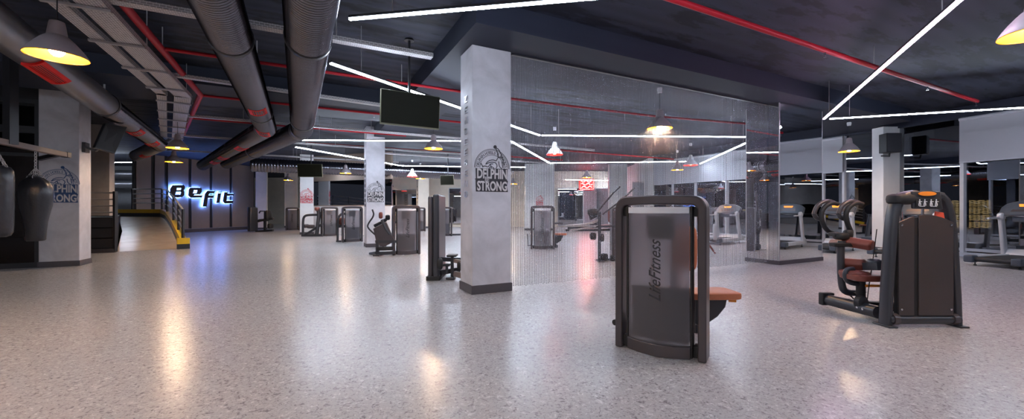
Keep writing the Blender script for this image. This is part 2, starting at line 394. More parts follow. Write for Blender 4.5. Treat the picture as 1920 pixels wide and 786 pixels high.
# ------------------------------------------------------------------ columns with emblems
def emblem(col, o, ax, ay, s, ink, pale):
    """painted gym badge: banner with two words, ring with arc lettering, flexed-arm line drawing"""
    mb = MB()
    mb.prism([(-.5,-.02), (-.49,-.3), (-.52,-.31), (-.5,-.335), (-.49,-.66), (.49,-.66), (.46,-.48), (.49,-.345), (.46,-.33), (.48,.0)], 0.004, Vector(o)+ax.cross(ay)*0.003, ax*s, ay*s)
    for r, w in ((.53, .013), (.50, .008), (.37, .011)):
        pts = [(x*s, y*s) for x, y in arc(0.0, 0.0, r, 0, 180, 28)]
        mb.stroke(pts, w*s, 0.004, o, ax, ay)
    # dark disc between the two words
    mb.prism([(x*s, y*s) for x, y in arc(-.16, -.325, .105, 0, 340, 18)], 0.012, Vector(o)+ax.cross(ay)*0.003, ax, ay)
    # line drawing of a flexed arm and dumbbell
    draw = [[(-.2,.1), (-.12,.2), (.02,.24), (.12,.21)], [(-.2,.1), (-.05,.17), (.1,.16)], [(.12,.21), (.2,.33), (.14,.5), (.1,.58)], [(.1,.58), (.2,.55), (.3,.36), (.38,.1)],
            [(.2,.33), (.27,.3), (.33,.32)], [(-.3,.02), (-.22,.06), (-.12,.02), (-.06,.12), (.03,.12)], [(-.06,.12), (-.02,.0)], [(.1,.16), (.16,.08), (.12,.0)],
            [(.2,.2), (.22,.05), (.3,.0)], [(.3,.2), (.33,.02)], [(-.34,.12), (-.28,.03)], [(-.1,.0), (-.02,.05), (.06,.0)]]
    for d in draw:
        q = smooth([(x*s, y*s, 0) for x, y in d], 1)
        mb.stroke([(p.x, p.y) for p in q], .022*s, 0.004, o, ax, ay)
    mb.prism([(x*s, y*s) for x, y in arc(.09, .6, .05, 0, 340, 12)], 0.006, Vector(o)+ax.cross(ay)*0.002, ax, ay)
    word = 'DELPHIN HOTELS & RESORTS'
    for i, ch in enumerate(word):
        a = math.radians(172 - 164*i/(len(word)-1))
        if ch == ' ': continue
        cx, cy = .435*math.cos(a)*s, .435*math.sin(a)*s
        tx = ax*math.sin(a) - ay*math.cos(a); ty = ax*math.cos(a) + ay*math.sin(a)
        text_on(mb, ch, Vector(o)+ax*cx+ay*cy, tx, ty, h=.075*s, ext=.004)
    e = mb.build('emblem', ink, col, world=True)
    tm = MB(); n = ax.cross(ay)
    text_on(tm, 'DELPHIN', Vector(o)+ay*(-.16*s)+n*.006, ax, ay, w=.91*s, h=.275*s, ext=.003, off=0.03)
    text_on(tm, 'STRONG', Vector(o)+ay*(-.50*s)+n*.006, ax, ay, w=.91*s, h=.275*s, ext=.003, off=0.03)
    text_on(tm, 'BE', Vector(o)+ax*(-.16*s)+ay*(-.325*s)+n*.010, ax, ay, h=.09*s, ext=.003)
    t = tm.build('emblem_lettering', pale, e, world=False)
    # parent keeps the same frame as the emblem: rebuild vertices in the column's frame
    inv = (Matrix.Translation(col.location) @ col.rotation_euler.to_matrix().to_4x4()).inverted()
    t.data.transform(inv)
    return e

def column(corner, label, wu, wv, top, rz=UA, m='conc', base_h=0.13, em=None, letters=None, ink='blk', es=0.58, ez=2.02):
    """corner = near corner on the floor; wu along local x, wv along local y"""
    ax = Vector((math.cos(rz), math.sin(rz), 0)); ay = Vector((-math.sin(rz), math.cos(rz), 0))
    c = Vector(corner) + ax*wu/2 + ay*wv/2; c.z = 0
    r = thing('concrete_column', label, 'column', c, rz, kind='thing')
    MB().box((0,0,top/2), (wu, wv, top)).build('shaft', m, r, bevel=0.012)
    b = 0.03
    MB().box((0,0,base_h/2), (wu+b, wv+b, base_h)).build('baseboard', 'skirt', r, bevel=0.004)
    if em:
        o = Vector(corner) + ax*wu*0.5 + Z*ez - ay*0.001
        emblem(r, o, ax, Z, es, M[ink], M['pale'])
    if letters:
        fx = -ay
        for i, ch in enumerate(letters[0]):
            z = letters[1] - (letters[1]-letters[2])*i/(len(letters[0])-1)
            o = Vector(corner) + ay*wv*0.45 - ax*0.001; o.z = z
            mb = MB(); text_on(mb, ch, o, fx, Z, w=0.12, h=0.105, ext=0.02)
            mb.build('letter', letters[3] if len(letters) > 3 else 'silver', r, world=True)
    return r
LT = 'ZEHDEEBEMD'
column((-0.63,6.33,0), 'grey cement column ending the bead curtain, black round badge painted on it', 0.69, 0.55, BZ-.002, em=True, letters=(LT, 3.15, 1.6), base_h=0.14)
column((-10.99,9.28,0), 'grey cement column beside the punching bags with dark blue badge and a bracketed screen', 0.69, 0.58, CEIL-.002, em=True, ink='blu', es=0.66, ez=1.95)
column((-5.19,14.25,0), 'slim grey cement column behind the lever machine, black badge facing the room', 0.64, 0.62, CEIL-.002, em=True, letters=(LT, 3.1, 1.5, 'charcoal'), ez=2.0)
column((-11.4,21.5,0), 'pale column under a small screen with a red badge painted on it', 0.66, 0.55, CEIL-.002, m='white', em=True, ink='red', letters=('ZEHDEE', 3.3, 2.0, 'charcoal'), ez=2.1, es=.62)
column((-17.25,26.9,0), 'cream column at the far end of the dark panelled sign wall', 0.66, 0.55, CEIL-.002, m='cream')
column((-16.95,29.8,0), 'cream column beside the recess with the wide cream back wall', 0.85, 0.6, CEIL-.002, m='cream')
column((-6.7,28.6,0), 'cream column with stacked dark letters far behind the curved-handle machine', 0.78, 0.6, CEIL-.002, m='cream', letters=('ZEHDEE', 3.0, 1.6, 'charcoal'))
column((0.85,26.0,0), 'broad white pier behind the bead curtain with a small red badge', 1.9, 0.6, CEIL-.002, rz=0.0, m='white', em=True, ink='red', es=.5, ez=1.95)
column((6.35,26.0,0), 'narrow white pier behind the bead curtain beside the mirrors', 1.15, 0.5, CEIL-.002, rz=0.0, m='white')

# pilaster by the windows (two stepped faces)
c0 = Vector((12.02, 12.95, 0))
r = thing('concrete_column', 'pale column by the dark windows carrying a black loudspeaker', 'column', c0, 0.03, kind='thing')
MB().box((0.44,0.2,2.02), (0.88, 0.4, 4.04)).build('shaft', 'white', r, bevel=0.01)
MB().box((1.0,0.24,2.02), (0.24, 0.32, 4.04)).build('pilaster', 'conc', r, bevel=0.01)
MB().box((0.56,0.2,0.06), (1.16, 0.44, 0.12)).build('baseboard', 'skirt', r, bevel=0.004)
struct('ceiling_beam_4', MB().box((14.0,14.5,(4.05+CEIL)/2), (6.5,3.2,CEIL-4.05), -0.05), 'beam')

# ------------------------------------------------------------------ mirror-clad pillar
pc = Vector((6.5, 9.73, 0)); wu, wv = 1.92, 0.82
r = thing('mirrored_pillar', 'wide mirror-clad pillar on a dark plinth where the bead curtain ends', 'pillar', pc+U*wu/2+V*wv/2, UA, kind='thing')
MB().box((0,0,BZ/2-.01), (wu-.02, wv-.02, BZ-.02)).build('core', 'beam', r)
MB().box((0,-wv/2,(BZ+.1)/2-.01), (wu-.004, .016, BZ-.12)).build('mirror_panel', 'mirror', r, flat=True)
MB().box((-wu/2,0,(BZ+.1)/2-.01), (.016, wv-.004, BZ-.12)).build('mirror_panel', 'mirror', r, flat=True)
MB().box((wu/2,0,(BZ+.1)/2-.01), (.016, wv-.004, BZ-.12)).build('mirror_panel', 'mirror', r, flat=True)
MB().box((0,0,.05), (wu+.05, wv+.05, .10)).build('plinth', 'skirt', r, bevel=.004)
tr = MB()
for x, y in ((-wu/2,-wv/2), (wu/2,-wv/2), (-wu/2,wv/2)): tr.box((x,y,(BZ+.1)/2-.01), (.022,.022,BZ-.12))
tr.build('edge_trim', 'zinc', r)

# ------------------------------------------------------------------ bead curtain (one object: nobody could count the beads)
cu0, cu1, cv = 3.02, 10.17, 6.0
mb = MB()
R_ = 0.0096
pitch, sp_ = 0.0262, 0.0345
me = bpy.data.meshes.new('bead_curtain')
vs, fs = [], []
ns = int((cu1-cu0)/sp_); nb = int((BZ-.03-.05)/pitch)
b0 = [(R_,0,0), (-R_,0,0), (0,R_,0), (0,-R_,0), (0,0,R_*1.15), (0,0,-R_*1.15)]
t0 = [(0,2,4), (2,1,4), (1,3,4), (3,0,4), (2,0,5), (1,2,5), (3,1,5), (0,3,5)]
rr = random.Random(3)
for i in range(ns):
    base = uv(cu0+.02+i*sp_, cv+rr.uniform(-.006,.006)); ph = rr.uniform(0, pitch)
    a = rr.uniform(0, PI); ca, sa = math.cos(a), math.sin(a)
    for k in range(nb):
        z = .05+ph+k*pitch; n = len(vs)
        vs += [(base.x+x*ca-y*sa, base.y+x*sa+y*ca, z+zz) for x, y, zz in b0]
        fs += [(p+n, q+n, s+n) for p, q, s in t0]
me.from_pydata(vs, [], fs)
me.polygons.foreach_set('use_smooth', [True]*len(me.polygons)); me.materials.append(M['beads'])
bc = bpy.data.objects.new('bead_curtain', me); C.objects.link(bc)
tag(bc, 'long curtain of silver bead strings hanging between the column and the mirrored pillar', 'bead curtain', kind='stuff')
rail = MB().beam(uv(cu0+.02, cv, BZ-.012), uv(cu1, cv, BZ-.012), .05, .024).build('curtain_rail', 'black')
tag(rail, 'thin dark rail under the beam holding the bead strings', 'curtain rail')

# ------------------------------------------------------------------ sign wall with backlit letters
def wl(px):                      # point of the sign wall seen at a column of pixels
    rr_ = (px-CX)/F; Y = 25.38/(.273-rr_); return Vector((-25.38+.273*Y, Y, 0))
wd = Vector((.273, 1, 0)).normalized(); wn = Vector((wd.y, -wd.x, 0))
wa, wb = wl(252), wl(478)
wall('wall_sign', wa-wn*.12, wb-wn*.12, 0, CEIL, 'gap', t=.12)
div = [252, 287, 312, 356.5, 396, 433, 478]
r = thing('wall_cladding', 'dark taupe wall panels with black joints behind the glowing letters', 'wall panelling', wa, 0)
for i, (a, b) in enumerate(zip(div, div[1:])):
    A, B = wl(a)+wd*.09, wl(b)-wd*.09
    MB().beam(A+Z*(.22+CEIL)/2+wn*-.03, B+Z*(.22+CEIL)/2+wn*-.03, .05, CEIL-.24).build('panel', 'taupe', r, world=True)
MB().beam(wa+Z*.1-wn*.03, wb+Z*.1-wn*.03, .04, .2).build('plinth', 'skirt', r, world=True)
MB().beam(wa+Z*.21, wb+Z*.21, .06, .02).build('plinth_cap', 'zinc', r, world=True)
let = {
 'B': [[(195,170), (388,165), (414,190), (414,238), (390,268), (407,292), (405,352), (362,396), (190,400), (143,347), (152,232)], [(268,226), (354,226), (344,260), (262,262)], [(252,296), (348,296), (338,342), (238,342)]],
 'e': [[(522,215), (712,215), (730,238), (728,292), (692,342), (592,345), (580,358), (745,357), (722,402), (530,406), (484,362), (492,252)], [(580,262), (652,262), (640,318), (565,320)]],
 'f': [[(838,272), (972,275), (955,322), (868,326), (855,356), (955,356), (940,408), (842,408), (818,570), (750,570), (790,330)]],
 'i': [[(1042,286), (1090,286), (1085,306), (1034,306)], [(1030,320), (1086,318), (1056,502), (1003,504)]],
 't': [[(1152,298), (1210,298), (1203,322), (1326,324), (1318,366), (1196,370), (1186,456), (1312,452), (1300,506), (1160,510), (1120,468)]]}
base = wl(372)
r = thing('backlit_sign', 'large dark gym name letters glowing blue on the taupe panelled wall', 'sign', base + Z*1.9 + wn*.02, 0)
for ch, polys in let.items():
    pl = []
    for p in polys:
        q = []
        for x, y in p:
            px, py = 300+x/9.827, 330+y/9.827
            w = wl(px); q.append(((w-base).dot(wd), EYE+(CY-py)/F*w.y))
        pl.append(q)
    vs, fs = curve_mesh(pl, .05)
    L = MB().add([base + wd*v.x + Z*v.y + wn*(.16+v.z) for v in vs], fs).build('letter', 'sign_face', r, world=True, ang=30)
    vs, fs = curve_mesh(pl, .035, off=.006)
    H = MB().add([base + wd*v.x + Z*v.y + wn*(.10+v.z) for v in vs], fs).build('backlight', 'sign_blue', L, world=False, ang=30)
    H.data.transform(Matrix.Translation(r.location).inverted())

# ------------------------------------------------------------------ raised corridor, ramp and railings at the back
LZ = 1.0
A0, A1 = Vector((-12.55, 12.8, 0)), Vector((-11.45, 13.9, 0))
Lp = [(-12.6,12.75,0.004), (-15.2,15.6,.5), (-18.3,18.6,LZ)]
Rp = [(-11.45,13.9,0.004), (-14.0,16.5,.55), (-16.6,19.0,LZ)]
r = thing('ramp', 'beige ramp curving up beside the dark plinth with black and yellow curb', 'ramp', (-12.0,13.3,0))
mb = MB(); vs = []
for l, q in zip(Lp, Rp): vs += [Vector(l), Vector(q), Vector((l[0],l[1],0)), Vector((q[0],q[1],0))]
mb.add(vs, [(0,1,5,4), (4,5,9,8), (1,3,7,5), (5,7,11,9), (0,4,6,2), (4,8,10,6)])
mb.add([(-18.3,18.6,LZ), (-16.6,19.0,LZ), (-17.2,20.0,LZ), (-19.0,20.5,LZ), (-27,20.9,LZ), (-27,18.6,LZ)], [(0,1,2,3,4,5)])
mb.build('ramp_surface', 'ramp', r, world=True, ang=60)
cpts = [Vector((-11.35,13.8,0)), Vector((-14.0,16.55,.55)), Vector((-15.9,18.45,.9)), Vector((-16.8,19.2,LZ)), Vector((-18.6,19.6,LZ)), Vector((-24,20.6,LZ))]
ck, cy_ = MB(), MB()
for a, b in zip(cpts, cpts[1:]):
    ck.beam(a+Z*.09, b+Z*.09, .16, .18); cy_.beam(a+Z*.27, b+Z*.27, .17, .18)
ck.build('curb_base', 'black', r, world=True); cy_.build('curb_top', 'ycurb', r, world=True)
e0 = cpts[0]
MB().box(e0+Z*.27+Vector((.05,-.05,0)), (.34,.2,.20), 0.78).build('curb_end', 'ycurb', r, world=True, bevel=.005)
MB().box(e0+Z*.085+Vector((.05,-.05,0)), (.34,.2,.17), 0.78).build('curb_end', 'black', r, world=True, bevel=.005)
def railing(label, pts, h=1.02, z0=.36, nr=4):
    r = thing('railing', label, 'railing', pts[0])
    for p in pts:
        MB().beam(p+Z*(z0-.06), p+Z*(z0+h), .05, .07, up=Vector((0,1,0))).build('post', 'black', r, world=True)
    for k in range(nr):
        q = [p+Z*(z0+h-.02-k*(h-.12)/nr) for p in pts]
        MB().tube(q, .022 if k else .03, 8).build('rail', 'zinc', r, world=True)
    return r
railing('metal railing with grey bars curving along the yellow curb of the ramp', [c+Z*0 for c in (cpts[0], cpts[0].lerp(cpts[1],.42), cpts[1], cpts[2], cpts[3], cpts[4])], z0=.34)
r = thing('plinth', 'dark slatted plinth between the grey cement column and the ramp', 'plinth', (-13.4,13.0,0))
pl = MB(); pl.beam(Vector((-16.5,11.45,.55)), Vector((-12.62,12.72,.55)), .2, 1.1); pl.beam(Vector((-12.72,12.8,.55)), Vector((-18.4,18.7,.55)), .12, 1.1)
pl.build('carcass', 'gap', r, world=True)
for k in range(3):
    MB().beam(Vector((-16.5,11.33,.28+.33*k)), Vector((-12.58,12.6,.28+.33*k)), .03, .29).build('slat', 'charcoal', r, world=True, bevel=.006)
MB().beam(Vector((-16.5,11.31,.06)), Vector((-12.50,12.6,.06)), .12, .12).build('baseboard', 'skirt', r, world=True)
railing('dark railing on top of the slatted plinth by the ramp foot', [Vector((-12.62,12.75,0)), Vector((-13.5,12.42,0)), Vector((-15.0,11.95,0))], h=.95, z0=.95, nr=4)
MB_post = MB().beam(Vector((-12.5,12.6,.02)), Vector((-12.5,12.6,1.92)), .07, .09, up=Vector((0,1,0))).build('railing_post', 'black')
tag(MB_post, 'tall black post standing at the foot of the ramp beside the plinth', 'post')
wall('wall_corridor', (-19.0,12.6), (-14.25,14.25), 1.13, CEIL, 'conc_dark', t=.3)
wall('wall_far_left', (-34,27.5), (-19.6,27.5), 0, CEIL, 'frost')
r = thing('duct', 'pale horizontal duct in the corridor opening above the ramp', 'duct', (-24,24,0))
MB().cyl((-30,24,2.85), (-19.3,24.2,2.85), .22, 20).build('duct_section', 'duct_smooth', r, world=True)
MB().cyl((-30,24.4,3.5), (-19.3,24.6,3.5), .25, 20).build('duct_section', 'duct_smooth', r, world=True)

# ------------------------------------------------------------------ boxing corner: mirrored partition, bag rail, bags
ma, mb_ = uv(-5.6, 13.19), uv(-12.6, 13.19)
ma = Vector((-11.02, 9.3, 0)); mb_ = ma - U*6.4
r = thing('mirror_wall', 'black framed dark mirror behind the punching bags', 'mirror', (ma+mb_)/2)
MB().beam(ma+Z*1.9+V*.1, mb_+Z*1.9+V*.1, .05, 3.7).build('mirror_panel', 'mirror_black', r, world=True, flat=True)
fr = MB()
for z, h in ((.06,.12), (2.62,.07), (3.2,.16), (3.86,.1)): fr.beam(ma+Z*z+V*.06, mb_+Z*z+V*.06, .06, h)
for k in (0.03, 1.55, 3.1, 4.7, 6.3): fr.beam(ma-U*k+V*.06, ma-U*k+V*.06+Z*3.9, .08, .07, up=V)
fr.build('frame', 'black', r, world=True)
wall('wall_boxing', ma+V*.2-U*0, mb_+V*.2, 0, CEIL, 'gap', t=.12)
ra, rb = Vector((-8.55,6.35,2.52)), Vector((-9.52,8.5,2.52))
r = thing('bag_rail', 'brown steel bar on a black hanging post from which the punching bags hang', 'hanging rail', (-9.1,7.6,2.52))
d = (rb-ra).normalized()
MB().beam(ra-d*.8, rb, .10, .10).build('bar', 'beamw', r, world=True, bevel=.006)
MB().beam(rb, rb+d*.14, .115, .115).build('end_cap', 'black', r, world=True, bevel=.006)
hp = P(20, 265, 7.05)
MB().beam(Vector((hp.x,hp.y,2.5)), Vector((hp.x,hp.y,CEIL)), .13, .13, up=Vector((0,1,0))).build('post', 'black', r, world=True)
MB().beam(rb-d*.1, Vector((-10.95,9.25,2.52)), .08, .08).build('wall_arm', 'black', r, world=True)
def chain(mb, a, b, n=7):
    a, b = Vector(a), Vector(b); d = (b-a)/n
    for i in range(n):
        c = a + d*(i+.5); L = d.length*.68; t = d.normalized(); s = Vector((1,0,0)) if i % 2 else Vector((0,1,0))
        s = (s - t*s.dot(t)).normalized()
        mb.tube([c + t*L*math.cos(q)+ s*.018*math.sin(q) for q in [2*PI*j/10 for j in range(10)]], .006, 5, closed=True)
def wrinkled(prof, n=40, amp=.02, top=1):
    mb = MB(); rg = random.Random(5); ph = [rg.uniform(0, 6.28) for _ in range(4)]
    vs = []; z1 = max(z for r, z in prof); z0 = min(z for r, z in prof)
    for r, z in prof:
        w = max(0, (z-(z0+.45*(z1-z0)))/(.55*(z1-z0)))**1.5
        for k in range(n):
            a = 2*PI*k/n
            q = 1 + amp*w*(math.sin(7*a+ph[0]+z*3)+.7*math.sin(13*a+ph[1]-z*5)+.5*math.sin(4*a+ph[2]+z*9))
            vs.append((r*q*math.cos(a), r*q*math.sin(a), z))
    m = len(prof)
    fs = [(i*n+k, i*n+(k+1) % n, (i+1)*n+(k+1) % n, (i+1)*n+k) for i in range(m-1) for k in range(n)]
    fs += [tuple(range(n-1,-1,-1)), tuple((m-1)*n+k for k in range(n))]
    return mb.add(vs, fs)
bp_ = ra.lerp(rb, .62); bp_.z = 0
r = thing('punching_bag', 'black tapered punching bag with wrinkled bulging top hanging beside the cement column', 'punching bag', bp_)
prof = [(.02,.74), (.115,.745), (.138,.77), (.145,.95), (.16,1.12), (.192,1.30), (.217,1.42), (.232,1.54), (.236,1.64), (.228,1.74), (.205,1.83), (.168,1.90), (.12,1.945), (.09,1.97), (.10,2.0), (.04,1.99)]
wrinkled(prof, amp=.042).build('bag_body', 'bag', r, ang=80)
ch = MB()
for a in range(4):
    x, y = .11*math.cos(a*PI/2+.6), .11*math.sin(a*PI/2+.6); chain(ch, (x,y,1.95), (0,0,2.14), 4)
chain(ch, (0,0,2.14), (0,0,2.47), 6); ch.build('chain', 'zinc', r)
bp_ = ra.lerp(rb, .21); bp_.z = .08
r = thing('punching_bag', 'plain long black punching bag cut off by the picture edge', 'punching bag', bp_)
prof = [(.02,.80), (.10,.80), (.15,.82), (.178,.88), (.185,1.0), (.19,1.3), (.19,1.6), (.19,1.8), (.18,1.93), (.15,1.99), (.09,2.02), (.02,2.02)]
wrinkled(prof, amp=.03).build('bag_body', 'bag', r, ang=80)
ch = MB()
for a in range(4):
    x, y = .13*math.cos(a*PI/2+.2), .13*math.sin(a*PI/2+.2); chain(ch, (x,y,2.0), (0,0,2.25), 5)
chain(ch, (0,0,2.25), (0,0,2.39), 3); ch.build('chain', 'zinc', r)
# ------------------------------------------------------------------ back partitions and mirrors
pa, pb = P(584, 393, 22.6), P(735, 393, 20.5)
pa.z = pb.z = 0
wall('wall_partition', pa, pb, 0, 1.55, 'white', t=.15)
wall('wall_partition_head', pa, pb, 2.95, CEIL, 'taupe', t=.15)
r = thing('wall_mirror', 'long dark mirror above the low white wall beyond the machines', 'mirror', (pa+pb)/2)
MB().beam(pa+Z*2.25, pb+Z*2.25, .05, 1.4).build('mirror_panel', 'mirror_dark', r, world=True, flat=True)
mf = MB(); mf.beam(pa+Z*1.56, pb+Z*1.56, .2, .04); mf.beam(pa+Z*2.94, pb+Z*2.94, .18, .04); mf.build('frame', 'taupe', r, world=True)
def mirror_wall(px0, px1, Y, z0, z1, label, m='mirror_dark'):
    a, b = P(px0, 393, Y), P(px1, 393, Y); a.z = b.z = 0
    r = thing('wall_mirror', label, 'mirror', (a+b)/2)
    MB().beam(a+Z*(z0+z1)/2, b+Z*(z0+z1)/2, .05, z1-z0).build('mirror_panel', m, r, world=True, flat=True)
    f = MB(); n = max(1, int((b-a).length/1.6))
    for k in range(n+1):
        p = a.lerp(b, k/n); f.beam(p+Z*z0-Vector((0,.03,0)), p+Z*z1-Vector((0,.03,0)), .05, .04, up=Vector((0,1,0)))
    for z in (z0, z1): f.beam(a+Z*z-Vector((0,.03,0)), b+Z*z-Vector((0,.03,0)), .05, .06)
    f.build('frame', 'zinc', r, world=True)
wall('wall_back_middle', (-10.8,31.2), (7.9,31.2), 0, CEIL, 'cream')
mirror_wall(718, 786, 31.0, .3, 2.9, 'far mirror beyond the lever machine beside the lettered cream column')
mirror_wall(842, 935, 31.0, .3, 3.0, 'far mirror just past the edge of the near cement column')
mirror_wall(1046, 1142, 31.0, .1, 3.0, 'far mirror behind the bead curtain under the red neon sign', 'mirror_dark')
mirror_wall(1186, 1218, 24.2, .1, 3.0, 'far mirror behind the bead curtain next to the blinds', 'mirror_dark')
wall('wall_back_right', (7.95,22.3), (8.3,31.3), 0, CEIL, 'white')
wall('wall_recess', (-17.0,30.0), (-10.8,31.2), 0, .12, 'skirt')

# ------------------------------------------------------------------ curved window wall with blinds
WL = [Vector((15.2,-7,0)), Vector((15.0,4.0,0)), Vector((14.3,7.6,0)), Vector((13.7,9.6,0)), Vector((13.02,11.6,0)), Vector((12.5,13.2,0)), Vector((11.5,15.4,0)), Vector((10.3,17.6,0)), Vector((7.9,22.2,0))]
def wallpt(px):
    rr_ = (px-CX)/F
    for a, b in zip(WL, WL[1:]):
        fa, fb = a.x-rr_*a.y, b.x-rr_*b.y
        if fa*fb <= 0: return a.lerp(b, fa/(fa-fb))
    return WL[0]
win = thing('window_wall', 'run of dark night windows in pale grey frames behind the treadmills', 'window')
del win['label'], win['category']
win.name = 'window_1'; win['kind'] = 'structure'
for a, b in zip(WL[1:], WL[2:]):
    MB().beam(a+Z*2.1, b+Z*2.1, .02, 4.0).build('pane', 'glass', win, world=True, flat=True)
    MB().beam(a+Z*.06, b+Z*.06, .16, .12).build('window_sill', 'wframe', win, world=True)
    MB().beam(a+Z*.2, b+Z*.2, .09, .08).build('window_frame', 'wframe', win, world=True)
    MB().beam(a+Z*4.15, b+Z*4.15, .14, .34).build('window_head', 'beam', win, world=True)
def mullion(px, w=.12):
    p = wallpt(px); MB().beam(p+Z*.1, p+Z*4.0, w, .1, up=Vector((0,1,0))).build('mullion', 'wframe', win, world=True)
for px, w in ((1808,.16), (1584,.12), (1365,.2), (1305,.14), (1262,.12), (1224,.2), (1545,.12), (1480,.12)): mullion(px, w)
for a, b in ((WL[0], WL[1]),): wall('wall_right', a, b, 0, CEIL, 'conc')
def blind(label, px0, px1, zt=3.92, zb=2.70, pull=.12):
    r = thing('roller_blind', label, 'blind', wallpt((px0+px1)/2))
    pts = [wallpt(px0)] + [w for w in WL if min(px0,px1) < CX+F*w.x/max(w.y,.1) < max(px0,px1) and w.y > 3] + [wallpt(px1)]
    pts.sort(key=lambda p: -p.y)
    def inn(p): return p + Vector((-.93,-.36,0))*pull
    mb = MB(); rl = MB(); hm = MB()
    for a, b in zip(pts, pts[1:]):
        a, b = inn(a), inn(b)
        mb.beam(a+Z*(zt+zb)/2, b+Z*(zt+zb)/2, .012, zt-zb); hm.cyl(a+Z*zb, b+Z*zb, .018, 8); rl.cyl(a+Z*(zt+.02), b+Z*(zt+.02), .05, 12)
    mb.build('fabric', 'blind', r, world=True); rl.build('roller', 'wframe', r, world=True); hm.build('hem_bar', 'wframe', r, world=True)
blind('white roller blind half down on the window beside the frame edge treadmill', 1803, 2300)
blind('white roller blind seen past the edge of the mirrored pillar above a treadmill', 1475, 1584)
blind('long white roller blind behind the bead curtain', 1229, 1440)
# night yard beyond the glass, walls added to keep world light out
struct('wall_light_block', MB().beam(Vector((21,-7.5,2.2)), Vector((21,3,2.2)), .1, 4.4).beam(Vector((21,3,2.2)), Vector((14,30,2.2)), .1, 4.4).beam(Vector((15.2,-7.2,2.2)), Vector((21,-7.5,2.2)), .1, 4.4).beam(Vector((14,30,2.2)), Vector((8,31,2.2)), .1, 4.4), 'gap')
r = thing('reflection_panel', 'amber panel beyond the dark window glass standing in for reflected shelves', 'reflection panel', (16.4,14.1,0))  # glowing panel stands in for lit shelves reflected in the glass
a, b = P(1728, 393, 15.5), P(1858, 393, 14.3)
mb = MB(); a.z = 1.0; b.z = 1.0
o_ = MB().beam(a+Z*.18, b+Z*.18, .1, 1.0).build('reflected_shelf_back', 'amber', r, world=True, flat=True)
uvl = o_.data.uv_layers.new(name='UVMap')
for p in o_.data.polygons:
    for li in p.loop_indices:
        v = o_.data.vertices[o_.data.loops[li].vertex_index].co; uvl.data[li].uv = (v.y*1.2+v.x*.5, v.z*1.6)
sh = MB()
for k in range(5): sh.beam(a+Z*(-.34+k*.26)-Vector((.1,.1,0)), b+Z*(-.34+k*.26)-Vector((.1,.1,0)), .16, .025)
sh.build('shelf', 'black', r, world=True)

# ------------------------------------------------------------------ LED strips
def led(label, pts, m='led', w=.05, rods=()):
    """pts: polyline; suspended profile with glowing diffuser"""
    c = pts[0].lerp(pts[-1], .5)
    r = thing('led_strip_light', label, 'strip light', c, group=None)
    for i, (a, b) in enumerate(zip(pts, pts[1:])):
        MB().beam(a, b, w, .022).build('diffuser', m, r, world=True, bevel=.004)
        MB().beam(a+Z*.028, b+Z*.028, w*.9, .03).build('housing', 'charcoal', r, world=True)
    L = (pts[-1]-pts[0]).length
    for t in rods or (.08, .92):
        p = pts[0].lerp(pts[1], t) if len(pts) == 2 else pts[0].lerp(pts[1], t)
        MB().cyl(p+Z*.04, Vector((p.x, p.y, CEIL)), .006, 6).build('suspension_rod', 'zinc', r, world=True)
LZ_ = 3.55
def q(px, py): return PZ(px, py, LZ_)
a = q(655, 36); b = q(1075, 0); b2 = a + (b-a)*2.6
led('white glowing strip light high along the picture top edge above the near column', [a, b2], w=.036)
a = q(1545, 223); b = q(1800, 0); b2 = a + (b-a)*1.02
led('pink glowing diagonal strip light over the brown-padded machine', [a, b2], 'led_pink', w=.045)
a2 = q(1556, 223); b = q(1920, 202); b2 = a2 + (b-a2)*1.4
led('white glowing strip light running above the windows and treadmills', [a2, b2], w=.036)
led('white glowing strip light sloping behind the hanging screen towards the near column', [q(620,119), q(1012,254)], w=.05)
led('white glowing strip light straight across behind the bead curtain, the upper one', [q(1016,254), q(1402,257)], w=.05)
led('short white glowing strip light slanting behind the curtain above the blinds', [q(1404,266), q(1313,307)], w=.06)
led('white glowing strip light passing above the slim cement column and bending behind the curtain', [q(567,263), q(958,265), q(1031,306)], w=.06)
led('white glowing strip light behind the curtain above the piers, the lower one', [q(1031,306), q(1290,303)], w=.07)
led('white glowing strip light with a kink behind the slim cement column', [q(555,276), q(752,311), q(985,314)], w=.08)
led('faint white strip light behind the small screen on the pale column', [q(553,306), q(680,321)], w=.08)
led('thin far strip light above the lettered cream column', [q(735,326), q(930,330)], w=.08)
led('thin far strip light behind the curtain above the mirrors', [q(1060,337), q(1222,340)], w=.10)

for a_, b_, lb in (((-8.5,1.5),(-2.6,-1.6),'added out-of-view fill strip light slanting above the open floor'), ((4.2,-.6),(10.5,2.2),'added out-of-view fill strip light above the open floor by the windows'), ((-9.5,-4),(2,-5),'added out-of-view fill strip light behind the camera')):  # strips added out of view to fill the near floor
    led(lb, [Vector((*a_, LZ_)), Vector((*b_, LZ_))], w=.045)
led('thin hidden strip light added to brighten the recess with the cream columns', [Vector((-16,33.3,4.05)), Vector((-11.3,34.3,4.05))], w=.07)  # hidden strip, added to brighten the far recess
led('thin far strip light added to brighten the machines beyond the slim column', [Vector((-8.2,25.2,3.9)), Vector((-1.0,25.8,3.9))], w=.07)  # another added strip, lifting the dim far zone
led('white glowing strip light over the raised corridor behind the ramp', [Vector((-27,22.2,3.9)), Vector((-20.3,21.6,3.9))], w=.06)
